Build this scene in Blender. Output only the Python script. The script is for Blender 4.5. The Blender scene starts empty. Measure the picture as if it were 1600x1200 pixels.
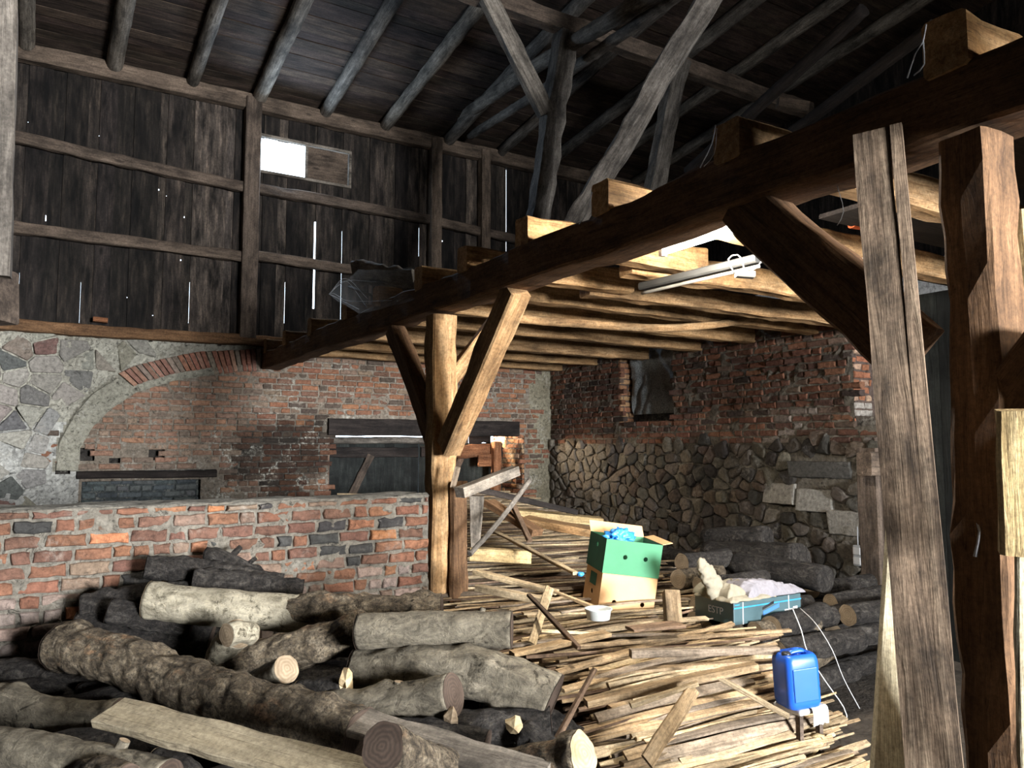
import bpy, math, random
from mathutils import Vector, Matrix, noise
random.seed(7)
R = random.Random(11)
C = bpy.context.scene.collection
sc = bpy.context.scene
EYE = 1.7

# ------------------------------------------------------------------ camera
FPX = 1202.0
pitch = math.atan(95/FPX); yaw = math.radians(31.2)
cam = bpy.data.cameras.new('camera'); cam.sensor_width = 36; cam.lens = 36*FPX/1600
cam.clip_start = .05; cam.clip_end = 200
co = bpy.data.objects.new('camera', cam); C.objects.link(co)
co.location = (0, 0, EYE); co.rotation_euler = (math.pi/2+pitch, 0, -yaw)
sc.camera = co
# ------------------------------------------------------------------ light
sc.view_settings.view_transform = 'Standard'; sc.view_settings.look = 'None'
sc.view_settings.gamma = 1; sc.view_settings.exposure = 1.15; sc.view_settings.use_curve_mapping = False
w = bpy.data.worlds.new('sky'); sc.world = w; w.use_nodes = True
wb = w.node_tree.nodes['Background']; wb.inputs[0].default_value = (.72, .86, 1, 1); wb.inputs[1].default_value = 3.2

def area(name, loc, target, sx, sy, power, col):
    l = bpy.data.lights.new(name, 'AREA'); l.shape = 'RECTANGLE'; l.size = sx; l.size_y = sy
    l.energy = power; l.color = col
    o = bpy.data.objects.new(name, l); C.objects.link(o); o.location = loc
    o.rotation_euler = (Vector(target)-Vector(loc)).to_track_quat('-Z', 'Y').to_euler()
    return o
# daylight entering by the open barn door behind the camera, by the small window, by the doorway in the back wall
area('door_daylight', (3.9, -8.9, 2.1), (1.4, 8, 1.9), 2.6, 2.4, 500, (.95, .97, 1)).data.spread = math.radians(70)
area('window_daylight', (2.6, 10.05, EYE+3.82), (2.9, 6.0, EYE+3.0), .6, .42, 24, (.60, .78, 1))
area('doorway_daylight', (5.1, 10.95, 1.75), (6.2, 10.45, 1.25), .3, .35, 240, (1, .82, .6))
# tube lamps hanging under the loft joists (the second one is right of the frame)
TUBE, TUBE2 = 850, 260

# ------------------------------------------------------------------ pixel rays (1600x1200)
_f = Vector((math.sin(yaw)*math.cos(pitch), math.cos(yaw)*math.cos(pitch), math.sin(pitch)))
_r = Vector((math.cos(yaw), -math.sin(yaw), 0))
_u = _r.cross(_f)
def ray(x, y): return _f + _r*((x-800)/FPX) + _u*((600-y)/FPX)
O = Vector((0, 0, EYE))
def on(ax, x, y, v):                     # point of the ray in the plane axis = v (z counted from the eye)
    d = ray(x, y); return O + d*(v/d[ax])
def P(x, y, D): return O + ray(x, y)*D

# ------------------------------------------------------------------ materials
def nn(nt, t, **k):
    n = nt.nodes.new(t)
    for a, b in k.items(): setattr(n, a, b)
    return n
def base_mat(name, rough=.85):
    m = bpy.data.materials.new(name); m.use_nodes = True
    nt = m.node_tree; b = nt.nodes['Principled BSDF']; b.inputs['Roughness'].default_value = rough
    b.inputs['Specular IOR Level'].default_value = .25
    return m, nt, b
def c4(c): return (c[0], c[1], c[2], 1)
def ramp(nt, stops):
    r = nn(nt, 'ShaderNodeValToRGB'); e = r.color_ramp.elements
    e[0].position, e[0].color = stops[0][0], c4(stops[0][1]); e[1].position, e[1].color = stops[-1][0], c4(stops[-1][1])
    for p, c in stops[1:-1]:
        q = e.new(p); q.color = c4(c)
    return r
def coords(nt, scale, rnd=True):
    tc = nn(nt, 'ShaderNodeTexCoord'); mp = nn(nt, 'ShaderNodeMapping'); mp.inputs['Scale'].default_value = scale
    nt.links.new(tc.outputs['Object'], mp.inputs[0])
    if rnd:
        oi = nn(nt, 'ShaderNodeObjectInfo'); mu = nn(nt, 'ShaderNodeMath', operation='MULTIPLY'); mu.inputs[1].default_value = 40
        nt.links.new(oi.outputs['Random'], mu.inputs[0]); nt.links.new(mu.outputs[0], mp.inputs['Location'])
    return mp
def noise_n(nt, vec, s, det=6, rough=.6, dist=0):
    n = nn(nt, 'ShaderNodeTexNoise'); n.inputs['Scale'].default_value = s; n.inputs['Detail'].default_value = det
    n.inputs['Roughness'].default_value = rough; n.inputs['Distortion'].default_value = dist
    nt.links.new(vec.outputs[0], n.inputs['Vector']); return n
def mix(nt, a, b, f, mode='MIX', fac=None):
    m = nn(nt, 'ShaderNodeMix', data_type='RGBA', blend_type=mode)
    if fac is not None: m.inputs[0].default_value = fac
    if f is not None: nt.links.new(f, m.inputs[0])
    for i, v in ((6, a), (7, b)):
        if isinstance(v, tuple): m.inputs[i].default_value = c4(v)
        else: nt.links.new(v, m.inputs[i])
    return m
def bump(nt, b, h, strength, dist=.02):
    n = nn(nt, 'ShaderNodeBump'); n.inputs['Strength'].default_value = strength; n.inputs['Distance'].default_value = dist
    nt.links.new(h, n.inputs['Height']); nt.links.new(n.outputs[0], b.inputs['Normal'])
def wood(name, dark, mid, light, grain=(1.2, 14, 14), bs=.8, tone=False, spots=.55, vary=.25, rough=.85, stain=(1, 2.2, 2.2), knot=(2.0, 6, 6)):
    m, nt, b = base_mat(name, rough)
    def coords_(nt, sc_):
        mp = coords(nt, sc_)
        if tone:
            at = nn(nt, 'ShaderNodeAttribute', attribute_name='tone'); vm = nn(nt, 'ShaderNodeVectorMath', operation='SCALE'); vm.inputs['Scale'].default_value = 71
            nt.links.new(at.outputs['Vector'], vm.inputs[0]); va = nn(nt, 'ShaderNodeVectorMath', operation='ADD'); nt.links.new(mp.outputs[0], va.inputs[0]); nt.links.new(vm.outputs[0], va.inputs[1]); return va
        return mp
    g = coords_(nt, grain); n1 = noise_n(nt, g, 2.2, 10, .72, .6)
    rp = ramp(nt, [(.3, dark), (.5, mid), (.72, light)]); nt.links.new(n1.outputs[0], rp.inputs[0])
    g2 = coords_(nt, stain); n2 = noise_n(nt, g2, 2.3, 6, .65)          # big stains
    r2 = ramp(nt, [(.36, (1-vary*2,)*3), (.62, (1+vary*.6,)*3)]); nt.links.new(n2.outputs[0], r2.inputs[0])
    mm = mix(nt, rp.outputs[0], r2.outputs[0], None, 'MULTIPLY', 1)
    v = nn(nt, 'ShaderNodeTexVoronoi'); v.inputs['Scale'].default_value = 1.0
    g3 = coords_(nt, knot); nt.links.new(g3.outputs[0], v.inputs['Vector'])   # knots
    r3 = ramp(nt, [(.05, (1-spots,)*3), (.13, (1, 1, 1))]); nt.links.new(v.outputs['Distance'], r3.inputs[0])
    m2 = mix(nt, mm.outputs[2], r3.outputs[0], None, 'MULTIPLY', 1)
    gc = coords_(nt, tuple(a*b_ for a, b_ in zip(grain, (.55, 1.1, 1.1) if grain[0] < grain[1] else (1.1, 1.1, .55)))); nc = noise_n(nt, gc, 1.9, 3, .5, 1.2)
    rc = ramp(nt, [(.485, (1, 1, 1)), (.5, (.32, .3, .28)), (.515, (1, 1, 1))]); nt.links.new(nc.outputs[0], rc.inputs[0])
    m2 = mix(nt, m2.outputs[2], rc.outputs[0], None, 'MULTIPLY', .75)
    gf = coords_(nt, (9, 9, 9)); nf = noise_n(nt, gf, 6, 8, .75); rf_ = ramp(nt, [(.34, (.62, .62, .62)), (.62, (1.18, 1.18, 1.18))]); nt.links.new(nf.outputs[0], rf_.inputs[0])
    m2 = mix(nt, m2.outputs[2], rf_.outputs[0], None, 'MULTIPLY', 1)
    out = m2
    oi = nn(nt, 'ShaderNodeObjectInfo'); hr = ramp(nt, [(0, (.78, .78, .8)), (1, (1.2, 1.17, 1.12))]); nt.links.new(oi.outputs['Random'], hr.inputs[0])
    out = mix(nt, out.outputs[2], hr.outputs[0], None, 'MULTIPLY', 1)
    if tone:
        at = nn(nt, 'ShaderNodeAttribute', attribute_name='tone'); out = mix(nt, out.outputs[2], at.outputs[0], None, 'MULTIPLY', 1)
    nt.links.new(out.outputs[2], b.inputs['Base Color'])
    bump(nt, b, n1.outputs[0], bs, .012)
    return m
def masonry(name, dust, dustlim=(.5, .68), bs=.8, sc1=9, pits=.5):
    m, nt, b = base_mat(name, .92)
    at = nn(nt, 'ShaderNodeAttribute', attribute_name='tone')
    g = coords(nt, (1, 1, 1), False); n1 = noise_n(nt, g, sc1*3, 8, .7); n2 = noise_n(nt, g, 3.2, 6, .65)
    r1 = ramp(nt, [(.3, (.5, .5, .5)), (.7, (1.35, 1.35, 1.35))]); nt.links.new(n1.outputs[0], r1.inputs[0])
    a = mix(nt, at.outputs[0], r1.outputs[0], None, 'MULTIPLY', 1)
    r2 = ramp(nt, [(dustlim[0], (0, 0, 0)), (dustlim[1], (1, 1, 1))]); nt.links.new(n2.outputs[0], r2.inputs[0])
    n3 = noise_n(nt, g, 26, 5, .7); r3 = ramp(nt, [(.45, (0, 0, 0)), (.6, (1, 1, 1))]); nt.links.new(n3.outputs[0], r3.inputs[0])
    ml = nn(nt, 'ShaderNodeMath', operation='MULTIPLY'); nt.links.new(r2.outputs[0], ml.inputs[0]); nt.links.new(r3.outputs[0], ml.inputs[1])
    a2 = mix(nt, a.outputs[2], dust, ml.outputs[0])
    n6 = noise_n(nt, g, 15, 8, .8, .8); r6 = ramp(nt, [(.38, (1-pits*.9,)*3), (.455, (1, 1, 1))]); nt.links.new(n6.outputs[0], r6.inputs[0])
    a2 = mix(nt, a2.outputs[2], r6.outputs[0], None, 'MULTIPLY', 1)
    ad = nn(nt, 'ShaderNodeMath', operation='ADD'); nt.links.new(n1.outputs[0], ad.inputs[0]); nt.links.new(n6.outputs[0], ad.inputs[1]); n1 = ad
    nt.links.new(a2.outputs[2], b.inputs['Base Color'])
    bump(nt, b, n1.outputs[0], bs, .02)
    return m
def plain(name, col, rough=.6, bs=.0, bscale=40, var=.15, spec=.3, metal=0):
    m, nt, b = base_mat(name, rough); b.inputs['Specular IOR Level'].default_value = spec; b.inputs['Metallic'].default_value = metal
    g = coords(nt, (1, 1, 1)); n = noise_n(nt, g, bscale*.25, 5)
    r = ramp(nt, [(.3, tuple(x*(1-var) for x in col)), (.7, tuple(min(1, x*(1+var)) for x in col))]); nt.links.new(n.outputs[0], r.inputs[0])
    nt.links.new(r.outputs[0], b.inputs['Base Color'])
    if bs:
        n2 = noise_n(nt, g, bscale, 5); bump(nt, b, n2.outputs[0], bs, .01)
    return m
def emit(name, col, s):
    m = bpy.data.materials.new(name); m.use_nodes = True; nt = m.node_tree; nt.nodes.remove(nt.nodes['Principled BSDF'])
    e = nn(nt, 'ShaderNodeEmission'); e.inputs[0].default_value = c4(col); e.inputs[1].default_value = s
    nt.links.new(e.outputs[0], nt.nodes['Material Output'].inputs[0]); return m
def bark(name, dark, mid, light, accent, bs=1.0, acc=(.56, .7), scale=1.0):
    m, nt, b = base_mat(name, .9)
    g = coords(nt, (3*scale, 7*scale, 7*scale)); n1 = noise_n(nt, g, 2.6, 10, .72, .8)
    rp = ramp(nt, [(.32, dark), (.5, mid), (.68, light)]); nt.links.new(n1.outputs[0], rp.inputs[0])
    g2 = coords(nt, (1.3, 2.2, 2.2)); n2 = noise_n(nt, g2, 2.6, 5, .6, .4); r2 = ramp(nt, [(acc[0], (0, 0, 0)), (acc[1], (1, 1, 1))]); nt.links.new(n2.outputs[0], r2.inputs[0])
    n3 = noise_n(nt, g, 5, 6, .6); r3 = ramp(nt, [(.46, (0, 0, 0)), (.56, (1, 1, 1))]); nt.links.new(n3.outputs[0], r3.inputs[0])
    ml = nn(nt, 'ShaderNodeMath', operation='MULTIPLY'); nt.links.new(r2.outputs[0], ml.inputs[0]); nt.links.new(r3.outputs[0], ml.inputs[1])
    a = mix(nt, rp.outputs[0], accent, ml.outputs[0])
    gs = coords(nt, (1, 1, 1)); n4 = noise_n(nt, gs, 55*scale, 6, .8); q4 = .35+.65*(bs > .7); r4 = ramp(nt, [(.36, (1-.7*q4,)*3), (.5, (1, 1, 1)), (.66, (1+.7*q4, 1+.65*q4, 1+.5*q4))]); nt.links.new(n4.outputs[0], r4.inputs[0])
    a = mix(nt, a.outputs[2], r4.outputs[0], None, 'MULTIPLY', 1)
    n5 = noise_n(nt, gs, 17*scale, 8, .75, 1); r5 = ramp(nt, [(.40, (.25, .24, .22)), (.47, (1, 1, 1))]); nt.links.new(n5.outputs[0], r5.inputs[0])
    g6 = coords(nt, (1.2, 1.8, 1.8)); n6 = noise_n(nt, g6, 3.1, 4, .6); r6 = ramp(nt, [(.42, (.12, .12, .12)), (.58, (1, 1, 1))]); nt.links.new(n6.outputs[0], r6.inputs[0])
    a = mix(nt, a.outputs[2], r5.outputs[0], r6.outputs[0], 'MULTIPLY'); nt.links.new(a.outputs[2], b.inputs['Base Color'])
    ad = nn(nt, 'ShaderNodeMath', operation='ADD'); nt.links.new(n1.outputs[0], ad.inputs[0]); nt.links.new(n5.outputs[0], ad.inputs[1])
    bump(nt, b, ad.outputs[0], bs, .05)
    return m
def rings(name, c1, c2):
    m, nt, b = base_mat(name, .85)
    g = coords(nt, (1, 1, 1)); wv = nn(nt, 'ShaderNodeTexWave', wave_type='RINGS', rings_direction='X')
    wv.inputs['Scale'].default_value = 22; wv.inputs['Distortion'].default_value = 6; wv.inputs['Detail'].default_value = 3
    tc = nn(nt, 'ShaderNodeTexCoord'); nt.links.new(tc.outputs['Object'], wv.inputs[0])
    n = noise_n(nt, g, 9, 6)
    r = ramp(nt, [(0, c1), (1, c2)]); nt.links.new(wv.outputs[1], r.inputs[0])
    r2 = ramp(nt, [(.3, (.55, .52, .5)), (.65, (1.15, 1.15, 1.15))]); nt.links.new(n.outputs[0], r2.inputs[0])
    a = mix(nt, r.outputs[0], r2.outputs[0], None, 'MULTIPLY', 1); nt.links.new(a.outputs[2], b.inputs['Base Color'])
    bump(nt, b, n.outputs[0], .4, .01)
    return m

M = {}
M['oldbeam'] = wood('aged_brown_beam', (.07, .036, .018), (.15, .082, .04), (.24, .14, .075), vary=.2)
M['goldbeam'] = wood('golden_timber', (.22, .115, .045), (.40, .24, .11), (.56, .38, .2), vary=.28)
M['paletimber'] = wood('yellowed_timber', (.36, .25, .11), (.58, .43, .21), (.72, .57, .32), vary=.2)
M['greyround'] = wood('weathered_pole', (.07, .06, .05), (.17, .15, .125), (.32, .29, .25), vary=.35)
M['greywood'] = wood('grey_weathered_board', (.10, .085, .07), (.2, .175, .145), (.3, .265, .22), vary=.35)
M['plank_wall'] = wood('dark_plank_boards', (.015, .0125, .011), (.045, .036, .030), (.13, .10, .078), grain=(9, 9, .9), tone=True, vary=.44, stain=(3.5, 3.5, .9), knot=(5, 5, 1.8), spots=.75)
M['roof'] = wood('roof_boards', (.022, .016, .013), (.052, .037, .029), (.095, .07, .053), tone=True, vary=.3)
M['rail'] = wood('grey_brown_rail', (.06, .045, .035), (.12, .09, .068), (.19, .145, .11), vary=.3)
M['dark'] = wood('dark_wood', (.012, .009, .008), (.026, .02, .017), (.05, .04, .034), vary=.3)
M['doorwood'] = wood('dark_green_door_boards', (.008, .01, .009), (.018, .021, .019), (.035, .038, .034), grain=(9, 9, .9), tone=True)
M['redwood'] = wood('red_brown_board', (.13, .05, .022), (.26, .11, .05), (.38, .19, .1))
M['slat'] = [wood('dry_lath_%s' % s, a, b_, c_, grain=(1.5, 22, 22), vary=.3, spots=.4) for s, a, b_, c_ in (
    ('pale', (.30, .215, .12), (.52, .40, .24), (.70, .56, .36)),
    ('tan', (.22, .145, .075), (.40, .28, .155), (.58, .43, .26)),
    ('grey', (.13, .10, .07), (.27, .21, .15), (.42, .34, .25)),
    ('brown', (.08, .05, .032), (.17, .11, .07), (.29, .2, .13)))]
M['boardpale'] = wood('pale_plank', (.30, .25, .16), (.43, .365, .25), (.52, .45, .32), grain=(.8, 9, 9), vary=.14, spots=.35)
M['leaner'] = wood('grey_brown_plank', (.085, .06, .042), (.19, .135, .092), (.33, .25, .175), grain=(.9, 13, 13), vary=.4)
M['sawn'] = wood('rough_pale_sawn', (.30, .25, .15), (.52, .45, .3), (.68, .6, .42), grain=(1.5, 26, 26), bs=1.0, vary=.2)
M['brick'] = masonry('old_brick', (.27, .235, .185), (.56, .78))
M['brickhalf'] = masonry('old_brick_mortared', (.36, .32, .27), (.54, .78))
M['stone'] = masonry('field_stone', (.36, .33, .28), (.54, .75))
M['mortar'] = masonry('lime_mortar', (.34, .32, .27), (.5, .7), bs=1.0, pits=.8)
M['plaster'] = masonry('crumbling_plaster', (.5, .48, .41), (.5, .7), bs=1.0, pits=.85)
M['ground'] = plain('trodden_earth', (.055, .045, .035), .95, 1.0, 30, .4)
M['bark_rough'] = bark('rough_fruitwood_bark', (.04, .03, .02), (.16, .125, .085), (.40, .33, .235), (.38, .23, .13))
M['bark_smooth'] = bark('smooth_grey_bark', (.055, .048, .036), (.145, .125, .092), (.24, .21, .155), (.36, .31, .23), bs=.5, acc=(.62, .75))
M['bark_pale'] = bark('pale_stripped_bark', (.13, .112, .077), (.275, .245, .18), (.39, .35, .26), (.12, .1, .07), bs=.45, acc=(.6, .68))
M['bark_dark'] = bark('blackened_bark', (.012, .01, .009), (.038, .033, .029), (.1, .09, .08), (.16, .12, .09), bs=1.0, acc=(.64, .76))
M['cut'] = rings('sawn_log_end', (.22, .165, .105), (.29, .225, .15))
M['cut_bright'] = rings('fresh_log_end', (.42, .32, .18), (.5, .39, .23))
M['cut_dark'] = rings('dark_log_end', (.045, .032, .024), (.07, .048, .035))
M['cardboard'] = plain('kraft_cardboard', (.66, .41, .2), .8, .15, 30, .06)
M['greencard'] = plain('green_printed_cardboard', (.06, .215, .11), .7, .1, 30, .06)
M['darkgreen'] = plain('green_print_and_side_shade', (.025, .11, .07), .7)  # printed patch; on the green box sides, shade put into the green
M['blackhole'] = plain('unlit_inside', (.01, .01, .01), .9)
M['blueplastic'] = plain('blue_plastic', (.012, .095, .52), .35, .05, 12, .12, .5)
M['bluefilm'] = plain('blue_bag_film', (.04, .28, .75), .3, .3, 60, .3, .6)
M['teal'] = plain('dark_teal_carton', (.045, .085, .095), .45, .05, 20, .15, .5)
M['tealtop'] = plain('grey_carton_top', (.16, .17, .16), .5)
M['bluestripe'] = plain('blue_print', (.03, .25, .5), .5)
M['bluetool'] = plain('blue_tool_picture', (.05, .16, .5), .5)
M['white'] = plain('white_plastic', (.5, .5, .49), .4)
M['greyplastic'] = plain('grey_plastic', (.35, .36, .37), .45)
M['blackplastic'] = plain('black_plastic', (.02, .02, .022), .4)
M['canvas'] = plain('beige_canvas', (.235, .21, .155), .9, .3, 200, .12)
M['greycloth'] = plain('lilac_grey_cloth', (.20, .19, .205), .9, .3, 200, .15)
M['whitecloth'] = plain('off_white_cloth', (.62, .6, .55), .85, .4, 60, .15)
M['rope'] = plain('straw_rope', (.5, .38, .2), .9, .6, 120, .3)
M['paintgrey'] = masonry('blue_grey_painted_brick', (.16, .18, .18), (.5, .7))
M['metal'] = plain('dull_metal', (.32, .33, .34), .4, 0, 40, .15, .5, .6)
M['fixture'] = plain('dusty_grey_fixture', (.04, .04, .038), .6, 0, 40, .2)
M['cablegrey'] = plain('dusty_cable', (.2, .19, .17), .6)
M['tarp'] = plain('blue_green_tarpaulin', (.035, .07, .075), .6, .4, 14, .3)
M['orange'] = plain('orange_red_board', (.5, .1, .03), .7)
M['tub'] = plain('clear_tub_plastic', (.55, .58, .56), .25, 0, 40, .08, .6)
M['web'] = plain('dusty_cobweb', (.33, .34, .36), .9)
mf, ntf, bf = base_mat('dusty_film', .4); bf.inputs['Base Color'].default_value = (.55, .6, .64, 1); bf.inputs['Alpha'].default_value = .10; M['film'] = mf
M['tube'] = emit('lit_tube', (1, .93, .82), TUBE)
M['tube2'] = emit('lit_tube_warm', (1, .88, .72), TUBE2)

# ------------------------------------------------------------------ objects
def tag(o, label=None, cat=None, group=None, kind=None):
    if label: o['label'] = label
    if cat: o['category'] = cat
    if group: o['group'] = group
    if kind: o['kind'] = kind
    return o
def link(name, me, mat=None, parent=None, M4=None, smooth=False):
    o = bpy.data.objects.new(name, me); C.objects.link(o)
    if mat is not None and not me.materials:
        for q in (mat if isinstance(mat, (list, tuple)) else [mat]): me.materials.append(q)
    if M4 is not None: o.matrix_world = M4
    if parent is not None:
        o.parent = parent
        if M4 is not None: o.matrix_parent_inverse = Matrix(); o.matrix_basis = parent.matrix_world.inverted() @ M4
    if smooth:
        for p in me.polygons: p.use_smooth = True
    return o
def mesh(name, v, f, mi=None, cols=None):
    me = bpy.data.meshes.new(name); me.from_pydata([tuple(a) for a in v], [], f)
    if mi: me.polygons.foreach_set('material_index', mi)
    if cols:
        ca = me.color_attributes.new('tone', 'FLOAT_COLOR', 'CORNER'); buf = []
        for p, c in zip(me.polygons, cols):
            buf += [c[0], c[1], c[2], 1]*p.loop_total
        ca.data.foreach_set('color', buf)
    me.update(); return me
class MB:
    def __init__(s): s.v = []; s.f = []; s.m = []; s.c = []
    def add(s, v, f, mi=0, col=(1, 1, 1)):
        n = len(s.v); s.v += [Vector(a) for a in v]
        for q in f: s.f.append(tuple(i+n for i in q)); s.m.append(mi); s.c.append(col)
    def box(s, a, b, mi=0, col=(1, 1, 1), j=0):
        x0, y0, z0 = a; x1, y1, z1 = b
        v = [Vector((x, y, z)) for z in (z0, z1) for x, y in ((x0, y0), (x1, y0), (x1, y1), (x0, y1))]
        if j: v = [p+Vector((R.uniform(-j, j), R.uniform(-j, j), R.uniform(-j, j))) for p in v]
        s.add(v, [(3, 2, 1, 0), (4, 5, 6, 7), (0, 1, 5, 4), (1, 2, 6, 5), (2, 3, 7, 6), (3, 0, 4, 7)], mi, col)
    def obj(s, name, mat, parent=None, M4=None, smooth=False):
        return link(name, mesh(name, s.v, s.f, s.m, s.c), mat, parent, M4, smooth)
def frame(p, x, up=(0, 0, 1)):
    x = Vector(x).normalized(); y = Vector(up).cross(x)
    if y.length < 1e-4: y = Vector((0, 1, 0)).cross(x)
    y.normalize(); z = x.cross(y)
    return Matrix(((x.x, y.x, z.x, p[0]), (x.y, y.y, z.y, p[1]), (x.z, y.z, z.z, p[2]), (0, 0, 0, 1)))
def beam_mesh(L, w_, h, rough=.006, bev=.012, seg=.1, bow=0, taper=1, seed=None, wane=0):
    s = seed if seed is not None else R.uniform(0, 99); n = max(2, int(L/seg)); v = []; f = []
    a, b = w_/2, h/2; bv = min(bev, a*.4, b*.4)
    pr = [(-a+bv, -b), (0, -b), (a-bv, -b), (a, -b+bv), (a, 0), (a, b-bv), (a-bv, b), (0, b), (-a+bv, b), (-a, b-bv), (-a, 0), (-a, -b+bv)]
    k = len(pr)
    for i in range(n+1):
        t = i/n; k_ = 1+(taper-1)*t; cx = bow*math.sin(math.pi*t)
        wob = noise.noise(Vector((t*L*1.3, s, 0)))*rough*1.5; wob2 = noise.noise(Vector((t*L*1.3, s, 9)))*rough*1.5
        for j, (y, z) in enumerate(pr):
            d = noise.noise(Vector((t*L*5, y*14+s, z*14)))*rough
            wn = 1-wane*max(0, noise.noise(Vector((t*L*1.1, j*.5, s+4)))) if wane else 1
            q = 1+d/max(min(a, b), .01); v.append((t*L, y*k_*q*wn+wob, z*k_*q*wn+wob2+cx))
    for i in range(n):
        for j in range(k): a0 = i*k+j; b0 = i*k+(j+1) % k; f.append((a0, b0, b0+k, a0+k))
    f.append(tuple(reversed(range(k)))); f.append(tuple(range(n*k, n*k+k)))
    return mesh('beam', v, f)
def beam(name, p1, p2, w_, h, mat, up=(0, 0, 1), parent=None, **k):
    p1 = Vector(p1); p2 = Vector(p2)
    return link(name, beam_mesh((p2-p1).length, w_, h, **k), mat, parent, frame(p1, p2-p1, up))
def pole_mesh(pts, r, rough=.08, ring=14, seg=.05, knots=(), seed=None, caps=True, taper=1, wild=0, r_oval=1):
    """a round, slightly lumpy stem swept along pts (local coordinates)"""
    s = seed if seed is not None else R.uniform(0, 99)
    pts = [Vector(p) for p in pts]
    P_ = [pts[0]*2-pts[1]]+pts+[pts[-1]*2-pts[-2]]; line = []
    for i in range(1, len(P_)-2):
        a, b, c, d = P_[i-1:i+3]; n = max(2, int((c-b).length/seg))
        for q in range(n):
            t = q/n; line.append(.5*((2*b)+(c-a)*t+(2*a-5*b+4*c-d)*t*t+(3*b-a-3*c+d)*t**3))
    line.append(pts[-1]); n = len(line); v = []; f = []; up = Vector((.13, .21, 1))
    for i, p in enumerate(line):
        tg = (line[min(i+1, n-1)]-line[max(i-1, 0)]).normalized(); y = up.cross(tg).normalized(); z = tg.cross(y)
        rr = (r(i/(n-1)) if callable(r) else r*(1+(taper-1)*i/(n-1)))
        for j in range(ring):
            a = j/ring*math.tau; d = y*math.cos(a)*r_oval+z*math.sin(a)
            q = p+d*rr; e = 1+rough*noise.fractal(q*(1.0/rr)*.6+Vector((s, s, s)), .75, 2.1, 5)+wild*noise.noise(q*(1/rr)*1.7+Vector((s, 0, 3)))
            for (kt, ka, kh, kw) in knots:
                da = (a-ka+math.pi) % math.tau-math.pi; dx = (i/(n-1)-kt)*sum((line[m+1]-line[m]).length for m in (0,))*n
                e += kh*math.exp(-((da*rr/kw)**2+(dx/kw)**2))
            v.append(p+d*rr*e)
    for i in range(n-1):
        for j in range(ring): a0 = i*ring+j; b0 = i*ring+(j+1) % ring; f.append((a0, b0, b0+ring, a0+ring))
    if caps: f.append(tuple(reversed(range(ring)))); f.append(tuple(range((n-1)*ring, n*ring)))
    me = mesh('pole', v, f)
    for p in me.polygons: p.use_smooth = len(p.vertices) == 4
    return me, line
def pole(name, pts, r, mat, parent=None, **k):
    pts = [Vector(p) for p in pts]; m4 = frame(pts[0], pts[-1]-pts[0]); inv = m4.inverted()
    me, ln = pole_mesh([inv @ p for p in pts], r, **k)
    return link(name, me, mat, parent, m4)
def xbox(name, a, b, mat, parent=None, bev=.0, j=0):
    m = MB(); c = (Vector(a)+Vector(b))/2; h = (Vector(b)-Vector(a))/2
    m.box(-h, h, j=j); o = m.obj(name, mat, parent, Matrix.Translation(c))
    if bev:
        md = o.modifiers.new('bevel', 'BEVEL'); md.width = bev; md.segments = 2
    return o

# ================================================================== MASONRY
YB = 10.2; XR = 6.9; SILL = EYE+1.30
JB = .004
def jit(a): return R.uniform(-a, a)
def brick_face(mb, org, U, N, u0, u1, z0, z1, d, col, mi=0, back=.05):
    """one worn brick: u along wall, z up, N outward"""
    n = max(1, round((u1-u0)/.05)); base = [(u0+(u1-u0)*k/n, z0) for k in range(n)]+[(u1, z0), (u1, (z0+z1)/2)]+[(u1-(u1-u0)*k/n, z1) for k in range(n)]+[(u0, z1), (u0, (z0+z1)/2)]
    cu, cz = (u0+u1)/2, (z0+z1)/2; K_ = len(base); v = []; tl, tz = jit(.1), jit(.25); chip = R.random() < .15; kc = R.randrange(K_)
    rows = [(0, -back, 0), (.001, d-.016, JB), (.006, d-.004, JB*.8), (.016, d, JB*.5)]
    off = [(jit(JB), jit(JB)) for _ in base]
    for ins, dd, jj in rows:
        for k, (a, b) in enumerate(base):
            q_ = .35 if chip and k == kc else 0
            x = a+math.copysign(min(ins+q_*abs(cu-a)*.5, abs(cu-a)), cu-a)+(off[k][0] if jj else 0); z = b+math.copysign(min(ins, abs(cz-b)), cz-b)+(off[k][1] if jj else 0)
            dep = dd if jj == 0 else dd+tl*(x-cu)+tz*(z-cz)+.004*noise.noise(Vector((x*30, z*30, dd)))
            v.append(org+U*x+Vector((0, 0, z))+N*dep)
    f = []
    for r_ in range(3):
        for k in range(K_): f.append((r_*K_+k, r_*K_+(k+1) % K_, (r_+1)*K_+(k+1) % K_, (r_+1)*K_+k))
    f.append(tuple(range(3*K_, 4*K_)))
    if U.cross(Vector((0, 0, 1))).dot(N) < 0: f = [tuple(reversed(q)) for q in f]
    mb.add(v, f, mi, col)
def bricks(mb, org, U, N, u0, u1, z0, z1, keep, colf, bl=.245, bh=.078, depth=.012, mi=0, gp=.0065, hd=.75):
    row = 0; z = z0
    while z < z1-.02:
        u = u0-R.uniform(0, bl); header = row % 2
        zz = min(z+bh, z1)
        while u < u1:
            L = (bl if not (header and R.random() < hd or R.random() < .12) else bl*.52)*R.uniform(.94, 1.06)
            a, b = max(u, u0), min(u+L, u1); cu, cz = (a+b)/2, (z+zz)/2
            if b-a > .04 and keep(cu, cz):
                sag = .006*noise.noise(Vector((cu*1.3, cz*2, 5)))
                brick_face(mb, org, U, N, a+gp, b-gp, z+gp+sag, zz-gp+sag, depth+jit(.007)+(.012 if R.random() < .05 else 0), colf(cu, cz), mi)
            u += L
        z += bh; row += 1
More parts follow.
